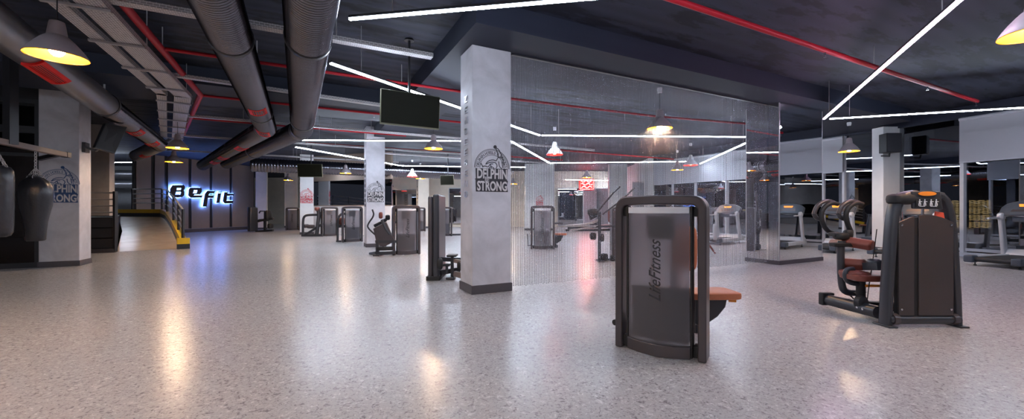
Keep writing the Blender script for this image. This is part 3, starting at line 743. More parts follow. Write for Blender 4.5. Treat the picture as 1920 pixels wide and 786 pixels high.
# ------------------------------------------------------------------ pendant lamps
def make_pendant(label, loc, red=False):
    r = thing('pendant_lamp', label, 'lamp', loc)
    prof = [(.255,0), (.25,.015), (.222,.065), (.18,.125), (.135,.18), (.105,.212), (.085,.228), (.082,.245), (.066,.36), (.06,.385), (.02,.40), (.0,.40)]
    MB().lathe(prof).build('shade', 'whitep' if red else 'shade', r)
    inn = [(.25,.002), (.243,.015), (.214,.065), (.172,.122), (.127,.174), (.08,.20), (.0,.212)]
    MB().lathe(inn).build('shade_lining', 'redl' if red else 'yellow', r)
    MB().lathe([(.256,.004), (.259,.0), (.256,-.006), (.249,-.002)]).build('rim', 'redl' if red else 'yellow', r)
    MB().ell((0,0,.075), (.13,.13,.15), n=16).build('bulb', 'bulb_red' if red else 'bulb', r)
    MB().cyl((0,0,.39), (0,0,CEIL-loc[2]), .006, 6).build('cord', 'black', r)
    MB().lathe([(.0,0), (.045,0), (.055,.07), (.05,.10), (.0,.10)], (0,0,.75)).build('ceiling_rose', 'whitep', r)
    return r
LH = 3.05
def lz(px, py): p = PZ(px, py, LH); return p
L0 = make_pendant('mauve-grey pendant lamp with bright yellow inside over the punching bags', lz(107,106))
def lamp(px, py, label, group=None): return dup(L0, 'pendant_lamp', lz(px,py), random.uniform(0,6), label, group)
lamp(1945, 62, 'pendant lamp with yellow inside cut off at the picture corner above the windows')
for x, y, lb in ((-3.2,1.1,'added out-of-view pendant lamp filling the open floor before the near column'), (-6.9,1.6,'added out-of-view pendant lamp filling the open floor before the punching bags'), (-1.5,-2.2,'added out-of-view pendant lamp behind the camera')):  # pendants added out of view as warm fill
    dup(L0, 'pendant_lamp', (x,y,LH), 0, lb)
lamp(813, 279, 'yellow pendant lamp hanging under the hanging screen by the near column')
lamp(1237, 241, 'yellow pendant lamp hanging inside the bead curtain above the middle machine')
lamp(1592, 284, 'yellow pendant lamp hanging between the mirrored pillar and the column with a loudspeaker')
lamp(333, 278, 'upper of two yellow pendant lamps before the glowing letters')
lamp(326, 304, 'lower of two yellow pendant lamps before the glowing letters')
lamp(1270, 319, 'small yellow pendant lamp behind the curtain in front of the long blind')
lamp(648, 325, 'small yellow pendant lamp beside the slim column above the low white wall')
lamp(540, 338, 'small yellow pendant lamp in the recess by the cream columns')
lamp(788, 335, 'small yellow pendant lamp by the lettered cream column')
lamp(732, 350, 'tiny yellow pendant lamp far beyond the slim column')
lamp(1100, 333, 'tiny yellow pendant lamp over the red neon sign behind the curtain')
lamp(962, 345, 'tiny yellow pendant lamp behind the curtain hard against the near column')
lamp(1212, 356, 'tiny yellow pendant lamp behind the curtain above the front machine')
RL = make_pendant('red pendant lamp behind the curtain where two strip lights meet', lz(1040,290), red=True)
for px, py, lb in ((773,331,'red pendant lamp beside a yellow one near the lettered cream column'), (1295,310,'red pendant lamp behind the curtain beside a small yellow lamp'), (661,342,'small red pendant lamp above the low white wall')):
    dup(RL, 'pendant_lamp', lz(px,py), 0, lb)

# ------------------------------------------------------------------ spiral ducts
def ribbed(mb, a, b, r, pitch=.06, rib=.02, n=26):
    a, b = Vector(a), Vector(b); L = (b-a).length; k = max(2, int(L/pitch)); pts = []; rr_ = []
    for i in range(k):
        for f, e in ((0,0), (.36,rib*.4), (.52,rib), (.80,rib*.8)):
            pts.append(a.lerp(b, (i+f)/k)); rr_.append(r+e)
    pts.append(b); rr_.append(r)
    mb.tube(pts, r, n, rr=rr_)
def rib_shade(o, n=26):  # dark groove faces paint in the shade between ribs
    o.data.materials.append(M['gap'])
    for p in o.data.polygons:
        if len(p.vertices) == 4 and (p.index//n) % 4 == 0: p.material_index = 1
def grille(parent, a, b, t, r, L=.42, W=.30, roll=0.0):
    a, b = Vector(a), Vector(b); d = (b-a).normalized(); c = a.lerp(b, t)
    side = d.cross(Z).normalized(); nrm = (Matrix.Rotation(roll, 3, d) @ (-Z)); side = d.cross(nrm).normalized()
    mb = MB(); hw = W/2/r; R1 = r+.028
    def pt(x, ang, rad): return c + d*x + (nrm*math.cos(ang) + side*math.sin(ang))*rad
    def patch(x0, x1, a0, a1, n=5, r0=r-.01, r1=R1):
        vs = []
        for i in range(n+1):
            an = a0+(a1-a0)*i/n
            for x in (x0, x1):
                for rd in (r0, r1): vs.append(pt(x, an, rd))
        fs = []
        for i in range(n):
            p, q_ = i*4, (i+1)*4
            fs += [(p+1, q_+1, q_+3, p+3), (p, q_, q_+1, p+1), (p+2, p+3, q_+3, q_+2)]
        fs += [(0,1,3,2), (n*4, n*4+2, n*4+3, n*4+1)]
        mb.add(vs, fs)
    fw = .05
    patch(-L/2, -L/2+fw, -hw, hw); patch(L/2-fw, L/2, -hw, hw)
    patch(-L/2+fw, L/2-fw, -hw, -hw+fw/r, 2); patch(-L/2+fw, L/2-fw, hw-fw/r, hw, 2)
    for k in range(5):
        an = -hw + fw/r + (2*hw-2*fw/r)*(k+.5)/5
        patch(-L/2+fw, L/2-fw, an-.02, an+.02, 1, r1=r+.02)
    g = mb.build('grille', 'redg', parent, world=True)
    bk = MB(); bk.v = []; mb2 = mb; mb = bk
    vs = []; n = 6
    for i in range(n+1):
        an = -hw*.9+1.8*hw*i/n
        for x in (-L/2*.9, L/2*.9): vs.append(pt(x, an, r+.013))
    bk.add(vs, [(i*2, i*2+1, i*2+3, i*2+2) for i in range(n)])
    k = bk.build('grille_backing', 'gap', g, world=False)
    k.data.transform(Matrix.Translation(parent.location).inverted())
def duct(label, pts, r, couplings=(), grilles=(), smooth_first=0.0, kinds=None):
    root = thing('spiral_duct', label, 'duct', pts[1])
    for i, (a, b) in enumerate(zip(pts, pts[1:])):
        mb = MB()
        ribbed(mb, a, b, r, pitch=.055 if i == 0 else .08)
        rib_shade(mb.build('duct_section', 'duct', root, world=True, ang=179))
    for p, q0, q1 in zip(pts[1:-1], pts, pts[2:]):
        d0 = (p-q0).normalized(); d1 = (q1-p).normalized()
        k = [p-d0*r*1.1, p-d0*r*.4+d1*r*.02, p+d1*r*.4-d0*r*.02, p+d1*r*1.1]
        MB().tube(smooth(k, 1), r+.014, 26).build('elbow', 'duct_smooth', root, world=True, ang=60)
    for seg, t in couplings:
        a, b = pts[seg], pts[seg+1]; d = (b-a).normalized(); c = a.lerp(b, t)
        MB().tube([c-d*.05, c-d*.04, c+d*.04, c+d*.05], r, 26, rr=[r+.012, r+.03, r+.03, r+.012]).build('coupling', 'black', root, world=True, ang=50)
    for seg, t, L, W, ro in grilles: grille(root, pts[seg], pts[seg+1], t, r, L, W, ro)
    L = (pts[1]-pts[0])
    for t in (.3, .75):
        c = pts[0].lerp(pts[1], t)
        MB().beam(c+Z*(r-.02), Vector((c.x,c.y,CEIL)), .03, .01, up=L.normalized()).build('hanger', 'zinc', root, world=True)
    return root
DZ = 3.55
def dq(px, py): return PZ(px, py, DZ)
e1 = dq(566, 243); s1 = dq(583, 0); s1b = e1 + (s1-e1)*1.35
duct('widest black spiral duct running overhead without grilles to an elbow', [s1b, e1, dq(425,306)], .25, couplings=((0,.36), (0,.87), (1,.5)))
e2 = dq(499, 240); s2 = dq(405, 0); s2b = e2 + (s2-e2)*1.35
duct('black spiral duct with red grilles between the cable trays and the widest duct', [s2b, e2, dq(380,310)], .23, couplings=((0,.36), (0,.80)),
     grilles=((0,.70,.5,.30,-.2), (0,.965,.6,.3,.2), (1,.25,.7,.3,.1), (1,.52,.7,.3,.1), (1,.68,.7,.3,.1)))
e3 = dq(300, 272); s3 = dq(0, 52); s3b = e3 + (s3-e3)*1.25
mid = s3b.lerp(e3, .52)
root = thing('spiral_duct', 'grey duct with long red flap above the punching bags', 'duct', mid)
MB().cyl(s3b, mid, .235, 28).build('duct_section', 'duct_smooth', root, world=True)
mb = MB(); ribbed(mb, mid, e3, .21, .06); rib_shade(mb.build('duct_section', 'duct', root, world=True, ang=179))
d3 = (e3-mid).normalized()
MB().tube([mid-d3*.06, mid-d3*.05, mid+d3*.05, mid+d3*.06], .23, 28, rr=[.24,.25,.25,.22]).build('coupling', 'charcoal', root, world=True)
mb = MB(); ribbed(mb, e3, dq(255,292), .2, .08); mb.build('duct_section', 'duct_smooth', root, world=True, ang=50)
grille(root, s3b, e3, .285, .235, 1.0, .22, -.35); grille(root, mid, e3, .40, .21, .55, .3, -.3); grille(root, mid, e3, .74, .21, .6, .3, -.3); grille(root, e3, dq(255,292), .55, .2, .6, .3, 0)
MB().beam(mid+Z*.2, Vector((mid.x,mid.y,CEIL)), .03, .012, up=d3).build('hanger', 'zinc', root, world=True)
# far round ducts running across the room
for i, (pa_, pb_, rr_, z, lb) in enumerate((((470,309),(930,329),.3,3.35,'dark round duct crossing the room behind the small screen'),)):
    a, b = PZ(*pa_, z), PZ(*pb_, z)
    r = thing('round_duct', lb, 'duct', a.lerp(b,.5)); mb = MB(); ribbed(mb, a, b, rr_, .12); mb.build('duct_section', 'duct', r, world=True, ang=179)
    for t in (.15, .5, .85):
        c = a.lerp(b, t); MB().beam(c+Z*(rr_-.02), Vector((c.x,c.y,CEIL)), .04, .012, up=(b-a).normalized()).build('hanger', 'zinc', r, world=True)

# ------------------------------------------------------------------ red sprinkler pipes
PZ_ = 3.95
def pq(px, py): return PZ(px, py, PZ_)
def pipe(label, pts, r, heads=(), m='redp'):
    root = thing('sprinkler_pipe', label, 'pipe', pts[0].lerp(pts[-1], .5))
    MB().tube(pts, r, 14).build('pipe_run', m, root, world=True, ang=50)
    for t in heads:
        c = pts[0].lerp(pts[-1], t)
        mb = MB().cyl(c-Z*r*.5, c-Z*(r+.05), .014, 8); mb.lathe([(.0,0), (.022,0), (.022,.008), (.0,.008)], c-Z*(r+.075), 10); mb.cyl(c-Z*(r+.04), c-Z*(r+.075), .008, 6)
        mb.build('sprinkler_head', 'chrome', root, world=True)
    for t in (.2, .6):
        c = pts[0].lerp(pts[1], t); MB().cyl(c+Z*r*.5, Vector((c.x,c.y,CEIL)), .008, 6).build('hanger', 'zinc', root, world=True)
a = pq(1265, 0); b = pq(1832, 190); pipe('dark red sprinkler pipe over the two near machines, crossing the pink light', [a-(b-a)*.25, b], .04, (.47, .78, .995))
m0 = pq(233, 10); m1 = pq(376, 178); m2 = pq(344, 252)
pipe('thick red main pipe bending beside the cable ladder', [m0-(m1-m0)*.6, m1, m2], .055)
pipe('long red branch pipe running from the red main to behind the curtain', [pq(310,92), pq(957,185), pq(1228,218), pq(1535,243)], .03, (.3, .62, .995))
a = pq(378, 179); pipe('red branch pipe leaving the bend of the red main', [a, a+U*7.5], .03, (.5,))
a = pq(362, 222); pipe('short red branch pipe below the bend of the red main', [a, a+U*6.0], .028)
a = pq(722, 278); pipe('red branch pipe above the slim cement column', [a-U*3, a+U*9.0], .04, (.55,))
a = pq(1180, 292); pipe('faint red pipe behind the curtain above the red lamp', [a-U*4, a+U*3], .04)

# ------------------------------------------------------------------ cable trays
def tray_mesh(mb, a, b, w, h=.06):
    a, b = Vector(a), Vector(b); d = (b-a).normalized(); s = d.cross(Z).normalized()
    mb.beam(a, b, w, .008)
    for k in (-1, 1): mb.beam(a+s*k*w/2+Z*h/2, b+s*k*w/2+Z*h/2, .008, h)
def planar_uv(o, d):
    s = d.cross(Z).normalized(); ul = o.data.uv_layers.new(name='UVMap')
    for p in o.data.polygons:
        for li in p.loop_indices:
            v = o.data.vertices[o.data.loops[li].vertex_index].co; ul.data[li].uv = (v.dot(d), v.dot(s)+v.z)
def tray(label, a, b, w=.12, drops=(.25,.75)):
    r = thing('cable_tray', label, 'cable tray', a.lerp(b, .5)); mb = MB(); tray_mesh(mb, a, b, w)
    o = mb.build('tray', 'perf', r, world=True, flat=True); planar_uv(o, (b-a).normalized())
    for t in drops:
        c = a.lerp(b, t); s = (b-a).normalized()
        MB().beam(c+Z*.06, Vector((c.x,c.y,CEIL)), .05, .012, up=s).build('hanger', 'zinc', r, world=True)
TZ = 3.88
def tq(px, py): return PZ(px, py, TZ)
a, b = tq(190,0), tq(810,109); tray('longest perforated cable tray crossing above the ducts', a-(b-a)*.2, b, .15, (.45,.7))
a, b = tq(308,141), tq(720,200); tray('thin cable tray from the cable ladder to the dark duct beam', a, b, .11, (.3,.62))
a = tq(340,218); b = a + U*14; tray('thin cable tray starting at the ladder bend', a, b, .11, (.2,.35))
a = tq(345,256); b = a + U*12; tray('thin far cable tray above the glowing letters', a, b, .12, (.2,.4))
a = tq(300,282); b = a + U*10; tray('faintest far cable tray above the ramp lamps', a, b, .12, (.3,.5))
a = tq(910,300); tray('slim cable tray behind the near column', a-U*5, a+U*4, .14, (.5,))
r = thing('cable_ladder', 'wide double cable ladder of two perforated trays bending down towards the ramp', 'cable tray', tq(326,180))
TLZ = 3.78
k0, k1, k2, k3 = PZ(135,0,TLZ), PZ(326,180,TLZ), PZ(322,262,TLZ), PZ(262,292,TLZ)
k00 = k0-(k1-k0)*.4
for a, b in ((k00,k1), (k1,k2), (k2,k3)):
    d = (b-a).normalized(); s = d.cross(Z).normalized()
    for off, w in ((-.20,.16), (.15,.28)):
        mb = MB(); tray_mesh(mb, a+s*off-d*.05, b+s*off+d*.05, w, .08)
        o = mb.build('tray', 'perf', r, world=True, flat=True); planar_uv(o, d)
    n = max(2, int((b-a).length/1.15))
    for k in range(n):
        c = a.lerp(b, (k+.5)/n)
        MB().beam(c-s*.30-Z*.025, c+s*.31-Z*.025, .05, .03).build('bracket', 'zinc', r, world=True)
        if k % 2 == 0: MB().cyl(c+s*.33, Vector(((c+s*.33).x,(c+s*.33).y,CEIL)), .007, 6).build('threaded_rod', 'zinc', r, world=True)

# ------------------------------------------------------------------ screens and loudspeakers
def tv(label, c, w, h, rz, pole=True, tilt=0.1):
    r = thing('television', label, 'television', c, rz)
    R = Matrix.Rotation(tilt, 3, 'X')
    MB().box((0,.025,0), (w,.05,h), R=R).build('casing', 'bezel', r, bevel=.006)
    MB().box(R @ Vector((0,-.003,.006)), (w-.024,.008,h-.035), R=R).build('screen', 'tv', r)
    if pole:
        MB().box((0,.09,.02), (.3,.08,.3)).build('mount', 'black', r, bevel=.01)
        MB().cyl((0,.12,0), (0,.12,CEIL-c[2]), .022, 10).build('pole', 'black', r)
        MB().lathe([(.0,0), (.085,0), (.07,.03), (.0,.03)], (0,.12,CEIL-c[2]-.03), 14).build('ceiling_plate', 'black', r)
    return r
c = P(771, 206, 6.9)
tv('large dark screen hanging on a pole from the ceiling near the black badge column', c, 1.03, .58, UA+.06)
tv('small dark screen hanging in front of the pale column with red badge', P(581,320,17.8), 1.07, .58, .05)
tv('tiny dark screen far behind the near column edge', P(838,338,20.6), .75, .5, -.3)
c = P(209, 258, 8.9)
r = thing('television', 'dark tilted screen on a wall arm fixed to the column by the punching bags', 'television', c, 0)
pl_ = [P(198,231,8.9), P(239,238,9.3), P(216,288,9.1), P(178,277,8.7)]
n_ = (pl_[1]-pl_[0]).cross(pl_[3]-pl_[0]).normalized()
n_ = n_ if n_.y > 0 else -n_
MB().add(pl_+[p+n_*.09 for p in pl_], [(0,1,2,3), (7,6,5,4), (0,4,5,1), (1,5,6,2), (2,6,7,3), (3,7,4,0)]).build('casing', 'black', r, world=True, bevel=.008)
ce_ = sum(pl_, Vector())/4
MB().add([ce_+(p-ce_)*.93-n_*.004 for p in pl_]+[ce_+(p-ce_)*.93+n_*.01 for p in pl_], [(0,1,2,3), (7,6,5,4), (0,4,5,1), (1,5,6,2), (2,6,7,3), (3,7,4,0)]).build('screen', 'gap', r, world=True)
MB().tube([P(160,276,9.75), P(180,283,9.3), ce_+n_*.1], .03, 8).build('wall_arm', 'black', r, world=True)
MB().box(P(161,277,9.8), (.06,.22,.24), UA).build('wall_plate', 'black', r, world=True)
def speaker(label, c, w, h, rz, d=.35):
    r = thing('loudspeaker', label, 'loudspeaker', c, rz)
    MB().prism([(-w/2,0), (w/2,0), (w/2*.7,d), (-w/2*.7,d)], h, (0,-d/2,0), Vector((1,0,0)), Vector((0,1,0))).build('cabinet', 'black', r, bevel=.015)
    MB().box((0,-d/2-.004,0), (w*.9,.012,h*.92)).build('grille', 'charcoal', r, bevel=.004)
    MB().tube([(0,-.02,-h/2+.02), (0,0,-h/2-.1), (0,.26,-h/2-.06)], .025, 8).build('bracket', 'black', r)
speaker('black loudspeaker high on the pale column by the windows', P(1667,269,12.6), .48, .60, 0.0)
speaker('black loudspeaker tucked behind the pale column by the windows', P(1732,258,12.75), .40, .55, -.5)

# ------------------------------------------------------------------ weight machines
def lf_tower(r, logo=True, W=.82, H=1.47, simple=False):
    """arched steel tower with a bowed smoked back cover; local -y is the cover side"""
    hw = W/2; rc = .11; th = .072; bow = .05
    def outline(hw_, H_, rc_):
        p = [(-hw_,0), (-hw_,H_-rc_)] + [(x,z) for x,z in arc(-hw_+rc_, H_-rc_, rc_, 180, 90, 6)][1:]
        n = 8
        for i in range(1, n): 
            x = (-hw_+rc_) + (2*hw_-2*rc_)*i/n; p.append((x, H_))
        p += [(x,z) for x,z in arc(hw_-rc_, H_-rc_, rc_, 90, 0, 6)] + [(hw_,0)]
        return p
    o, i_ = outline(hw, H, rc), outline(hw-th, H-.085, .045)
    mb = MB(); vs = []
    n = len(o)
    for (xo,zo), (xi,zi) in zip(o, i_):
        top = max(0.0, 1-(xo/hw)**2)*(1 if zo > H-rc-.001 else 0)
        lift = .012*top
        yb = bow*top
        vs += [(xo,-.10-yb,zo+lift), (xo,.10,zo+lift), (xi,.10,zi+lift), (xi,-.10-yb,zi+lift)]
    fs = []
    for k in range(n-1):
        a, b = k*4, k*4+4
        for j in range(4): fs.append((a+j, a+(j+1) % 4, b+(j+1) % 4, b+j))
    fs += [(0,1,2,3), ((n-1)*4+3, (n-1)*4+2, (n-1)*4+1, (n-1)*4)]
    mb.add(vs, fs).build('tower_frame', 'frame', r, bevel=.014, ang=45)
    cw = .272
    def bowed(z0, z1, y0, b, t, w=cw):
        m = MB(); vs = []; k = 12
        for i in range(k+1):
            x = -w+2*w*i/k; y = y0 - b*(1-(x/w)**2)
            vs += [(x,y,z0), (x,y+t,z0), (x,y+t,z1), (x,y,z1)]
        fs = []
        for i in range(k):
            a, c_ = i*4, i*4+4
            for j in range(4): fs.append((a+j, a+(j+1) % 4, c_+(j+1) % 4, c_+j))
        fs += [(0,1,2,3), (k*4+3,k*4+2,k*4+1,k*4)]
        return m.add(vs, fs)
    cov = bowed(.10, 1.315, -.10, .09, .012).build('back_cover', 'smoke', r, ang=50)
    bowed(1.315, 1.372, -.112, .09, .05).build('cover_top_highlight', 'whitep', r, ang=50)  # white strip painted in for light caught on the cover's tilted top
    bowed(.015, .125, -.115, .09, .06, cw+.01).build('kick_plate', 'frame', r, bevel=.006, ang=50)
    ps = MB()
    for s in (-1, 1):
        ps.box((s*.287,-.05,.70), (.02,.10,1.36))
        ps.box((s*.33,0,1.33), (.06,.1,.09)); ps.box((s*.33,0,.07), (.07,.12,.10))
    ps.build('inner_post', 'gap', r, bevel=.004)
    ws = MB()
    for k in range(15): ws.box((0,.0,.14+k*.033), (.50,.11,.029))
    ws.build('weight_stack', 'iron', r, bevel=.003)
    for s in (-1, 1): MB().cyl((s*.09,.03,.06), (s*.09,.03,1.38), .012, 10).build('guide_rod', 'chrome', r)
    MB().box((0,.02,1.18), (.24,.12,.22)).build('pulley_housing', 'gap', r, bevel=.02)
    if logo:
        t = MB(); text_on(t, 'LifeFitness', (-.005,-.1935,.80), Z, Vector((-1,0,0)), w=.56, h=.105, ext=.004, shear=.45, off=.006)
        lo = t.build('lettering', 'blk', cov)
        lo.rotation_euler = (0,0,0)
def pad(mb, c, d, rz=0.0, p=.35): mb.ell(c, d, rz, n=20, p=p)

# front machine
fl_, fr_ = Vector((1.01,3.94,0)), Vector((1.69,3.48,0))
ax = (fr_-fl_).normalized(); rz1 = math.atan2(ax.y, ax.x); ayv = Vector((-ax.y, ax.x, 0))
r1 = thing('weight_machine', 'weight machine with smoked cover and tan seat standing alone in front of the bead curtain', 'weight machine', (fl_+fr_)/2 + ayv*.11, rz1, kind='thing')
lf_tower(r1)
Ri = Matrix.Rotation(-rz1, 3, 'Z')
def loc1(p): return Ri @ (Vector(p)-r1.location)
sm = MB(); pad(sm, loc1((2.06,4.17,.475)), (.52,.36,.075), -rz1+.05, .28); seat = sm.build('seat', 'leather', r1)
MB().tube([loc1(P(1366,563,4.16)), loc1(P(1380,564,4.14))], .018, 10).build('seat_lever', 'orange', r1)
MB().prism([(.0,.0), (.30,.0), (.28,-.10), (.2,-.2), (.08,-.28), (.0,-.30)], .09, loc1((1.92,4.16,.445)), Ri @ Vector((1,0,0)), Z).build('seat_bracket', 'charcoal', r1, bevel=.012)
bm_ = MB(); bm_.beam(loc1((1.4,3.85,.07)), loc1((1.75,4.55,.07)), .1, .09); bm_.beam(loc1((1.70,4.45,.07)), loc1((2.0,4.3,.07)), .1, .09); bm_.beam(loc1((1.93,4.3,.03)), loc1((1.93,4.3,.45)), .08, .08, up=Vector((0,1,0)))
bm_.beam(loc1((1.15,4.25,.05)), loc1((1.8,4.55,.05)), .08, .07); bm_.build('base_frame', 'charcoal', r1, bevel=.008)
bk = MB(); bk.ell(loc1((1.84,4.3,.93)), (.30,.10,.48), -rz1+.2, 20, .35); bk.build('back_pad', 'leather', r1)
MB().beam(loc1((1.8,4.42,.1)), loc1((1.8,4.38,1.1)), .07, .06, up=Vector((0,1,0))).build('back_post', 'charcoal', r1)
MB().tube([loc1(P(1170,600,4.2)), loc1(P(1152,605,4.1))], .03, 12).build('foot_roller', 'gap', r1)
lv = MB(); lv.tube(smooth([loc1((1.25,4.2,.3)), loc1((1.2,4.3,.7)), loc1((1.3,4.4,1.1)), loc1((1.6,4.5,1.2))], 2), .022, 8); lv.build('lever_arm', 'charcoal', r1)

def lf(label, loc, rz, seat=False):
    r = thing('weight_machine', label, 'weight machine', loc, rz); lf_tower(r, logo=True); return r
# towers and their working ends; tower base centre from the floor line in the photo
def tcen(px, py, back=.1): p = G(px, py); return p + Vector((-math.sin(UA), math.cos(UA), 0))*back

# M10 behind curtain
r = lf('weight machine with smoked cover directly behind the bead curtain beside the near column', G(1015,468)+Vector((.05,.15,0)), -.10)
m_ = MB(); pad(m_, (.62,.25,.50), (.42,.34,.075)); m_.build('seat', 'leather', r)
MB().prism([(0,0), (.3,0), (.2,-.2), (0,-.32)], .08, (.42,.25,.46), Vector((1,0,0)), Z).build('seat_bracket', 'charcoal', r, bevel=.01)
b_ = MB(); b_.beam((.0,.1,.06), (.5,.5,.06), .09, .08); b_.beam((.45,.25,.03), (.45,.25,.4), .07, .07, up=Vector((0,1,0))); b_.tube([(-.42,.1,.12), (-.5,.12,.10), (-.52,.15,.5)], .025, 8); b_.build('base_frame', 'charcoal', r)
b_ = MB(); b_.tube([(.41,.05,.88), (.68,.08,.88)], .035, 10); b_.build('arm', 'charcoal', r)

# M4 lever machine by slim column
c4 = tcen(763, 478)
r = lf('weight machine with curved upright handles beside the slim cement column', c4, UA)
def S(r, *pts): return [Vector(p) for p in pts]
def pxs(Y, *pp): return [P(x, y, Y+(dz[0] if dz else 0)) for x, y, *dz in pp]
Y4 = 11.7
b_ = MB(); b_.beam(P(708,478,Y4), P(708,452,Y4), .09, .09, up=Vector((0,1,0))); b_.beam(P(706,476,Y4)+Z*.01, P(742,474,Y4), .1, .09); b_.beam(P(704,453,Y4), P(744,453,Y4), .07, .08); b_.box(P(708,479,Y4), (.18,.3,.05)); b_.beam(P(694,476,Y4+.4), P(706,474,Y4), .08, .08)
b_.build('base_frame', 'charcoal', r, world=True, bevel=.008)
MB().prism([(x,z) for x,z in [(-.28,.42), (.1,.62), (.35,.05), (-.0,-.12), (-.18,.0)]], .06, P(718,456,Y4), Vector((1,0,0)), Z).build('cam_plate', 'frame', r, world=True, bevel=.01)
for off in (0, .42):
    MB().tube(smooth(pxs(Y4+off, (698,393), (702,404), (690,420), (689,427), (703,440), (712,448)), 2), .024, 8).build('handle', 'black', r, world=True)
b_ = MB(); b_.tube(pxs(Y4+.2, (702,424), (716,417), (724,412)), .05, 8); b_.tube(pxs(Y4, (716,412), (724,430), (732,440)), .045, 8); b_.tube(pxs(Y4+.3, (712,448), (706,470), (722,462), (734,468)), .03, 8); b_.build('lever_arm', 'charcoal', r, world=True)
m_ = MB(); m_.ell(P(714,404,Y4+.2), (.12,.4,.2), .3, 14, .6); m_.build('chest_pad', 'leather_red', r, world=True)
MB().ell(P(727,408,Y4+.3), (.14,.3,.16), .3, 14, .6).build('elbow_pad', 'gap', r, world=True); MB().ell(P(722,466,Y4+.1), (.5,.35,.1), .3, 14, .4).build('seat', 'gap', r, world=True)

# M5 and M6
c5 = tcen(661, 454)
r = lf('weight machine with hooped arm frame standing before the slim cement column', c5, UA+.1); Y5 = c5.y
b_ = MB(); b_.tube(smooth(pxs(Y5, (633,455), (633,425), (634,408), (641,400), (652,402)), 2), .05, 8); b_.beam(P(631,453,Y5), P(650,453,Y5), .1, .1); b_.tube(pxs(Y5+.2, (634,425), (650,424)), .06, 8); b_.tube(pxs(Y5+.2, (643,428), (641,442)), .03, 8); b_.build('base_frame', 'charcoal', r, world=True)
m_ = MB(); m_.ell(P(639,415,Y5+.3), (.3,.35,.32), 0, 14, .5); m_.build('back_pad', 'leather_red', r, world=True)
c6 = tcen(618, 443)
r = lf('weight machine with wide arched lever frame beside the column with red badge', c6, UA+.35); Y6 = c6.y-.3
b_ = MB(); b_.tube(smooth(pxs(Y6, (568,446), (568,415), (570,406), (577,403), (602,403)), 2), .06, 8); b_.tube(pxs(Y6, (570,442), (606,419)), .06, 8); b_.beam(P(566,442,Y6), P(604,441,Y6), .12, .12); b_.tube(pxs(Y6, (594,440), (598,402), (596,392)), .09, 8); b_.box(P(568,446,Y6), (.2,.3,.05)); b_.build('base_frame', 'charcoal', r, world=True)
for pp_, dd_ in (((583,425), (.35,.4,.2)), ((574,424), (.2,.4,.2))): MB().ell(P(*pp_,Y6+.2), dd_, 0, 14, .6).build('pad', 'frame', r, world=True)
m_ = MB(); m_.ell(P(595,392,Y6), (.22,.3,.2), 0, 14, .7); m_.build('head_pad', 'leather_red', r, world=True)
lf('weight machine standing behind the curved-handle machine by the lettered cream column', tcen(786,434), UA)
r = lf('weight machine half hidden behind the slim side-on machine', tcen(834,443), UA-.5)
b_ = MB(); b_.beam((.3,.2,.06), (1.2,.4,.06), .1, .08); b_.beam((1.2,.4,.0), (1.2,.4,1.2), .08, .08, up=Vector((0,1,0))); b_.tube([(1.2,.4,.4), (1.05,.35,.5), (1.2,.4,.62)], .05, 8); b_.build('base_frame', 'charcoal', r)
lf('weight machine seen as a plain dark slab beside the pale red badge column', tcen(549,432), UA-.25)

# M3 tall slim tower side-on with low seat, beside near column
r = thing('weight_machine', 'tall slim weight machine seen side-on with low seat posts beside the near column', 'weight machine', Vector((-1.50,7.85,0)), 0)
Y3 = 7.8
MB().box((-.055,.12,.81), (.10,.72,1.60)).build('tower_shell', 'frame', r, bevel=.04, seg=3)
MB().box((.055,.12,.82), (.12,.78,1.64)).build('tower_frame', 'charcoal', r, bevel=.035, seg=3)
MB().box((-.11,.12,.86), (.02,.5,1.35)).build('back_cover', 'trim', r, bevel=.008)
MB().box((0,.12,.04), (.26,.80,.08)).build('foot', 'gap', r, bevel=.01)
b_ = MB(); b_.beam(P(826,486,Y3), P(864,487,Y3+.1), .08, .08); b_.beam(P(826,511,Y3), P(862,505,Y3+.1), .09, .09); b_.beam(P(848,518,Y3), P(848,480,Y3), .06, .06, up=Vector((0,1,0))); b_.box(P(846,520,Y3), (.16,.3,.04)); b_.beam(P(838,512,Y3-.1), P(838,498,Y3-.1), .05, .05, up=Vector((0,1,0)))
b_.build('base_frame', 'charcoal', r, world=True, bevel=.006)
b_ = MB(); b_.beam(P(852,489,Y3-.1), P(900,497,Y3-.3), .07, .07); b_.beam(P(852,513,Y3-.1), P(900,526,Y3-.3), .08, .1); b_.build('side_rail', 'beamw', r, world=True, bevel=.006)
MB().box(P(848,479,Y3), (.19,.26,.035)).build('foot_plate', 'gap', r, world=True, bevel=.01); MB().box(P(838,497,Y3-.1), (.14,.2,.03)).build('foot_plate', 'gap', r, world=True, bevel=.01)
MB().ell(P(825,495,Y3-.3), (.11,.18,.22), 0, 16, .7).build('roller_pad', 'gap', r, world=True); MB().ell(P(862,498,Y3-.1), (.1,.2,.2), 0, 16, .7).build('roller_pad', 'gap', r, world=True)

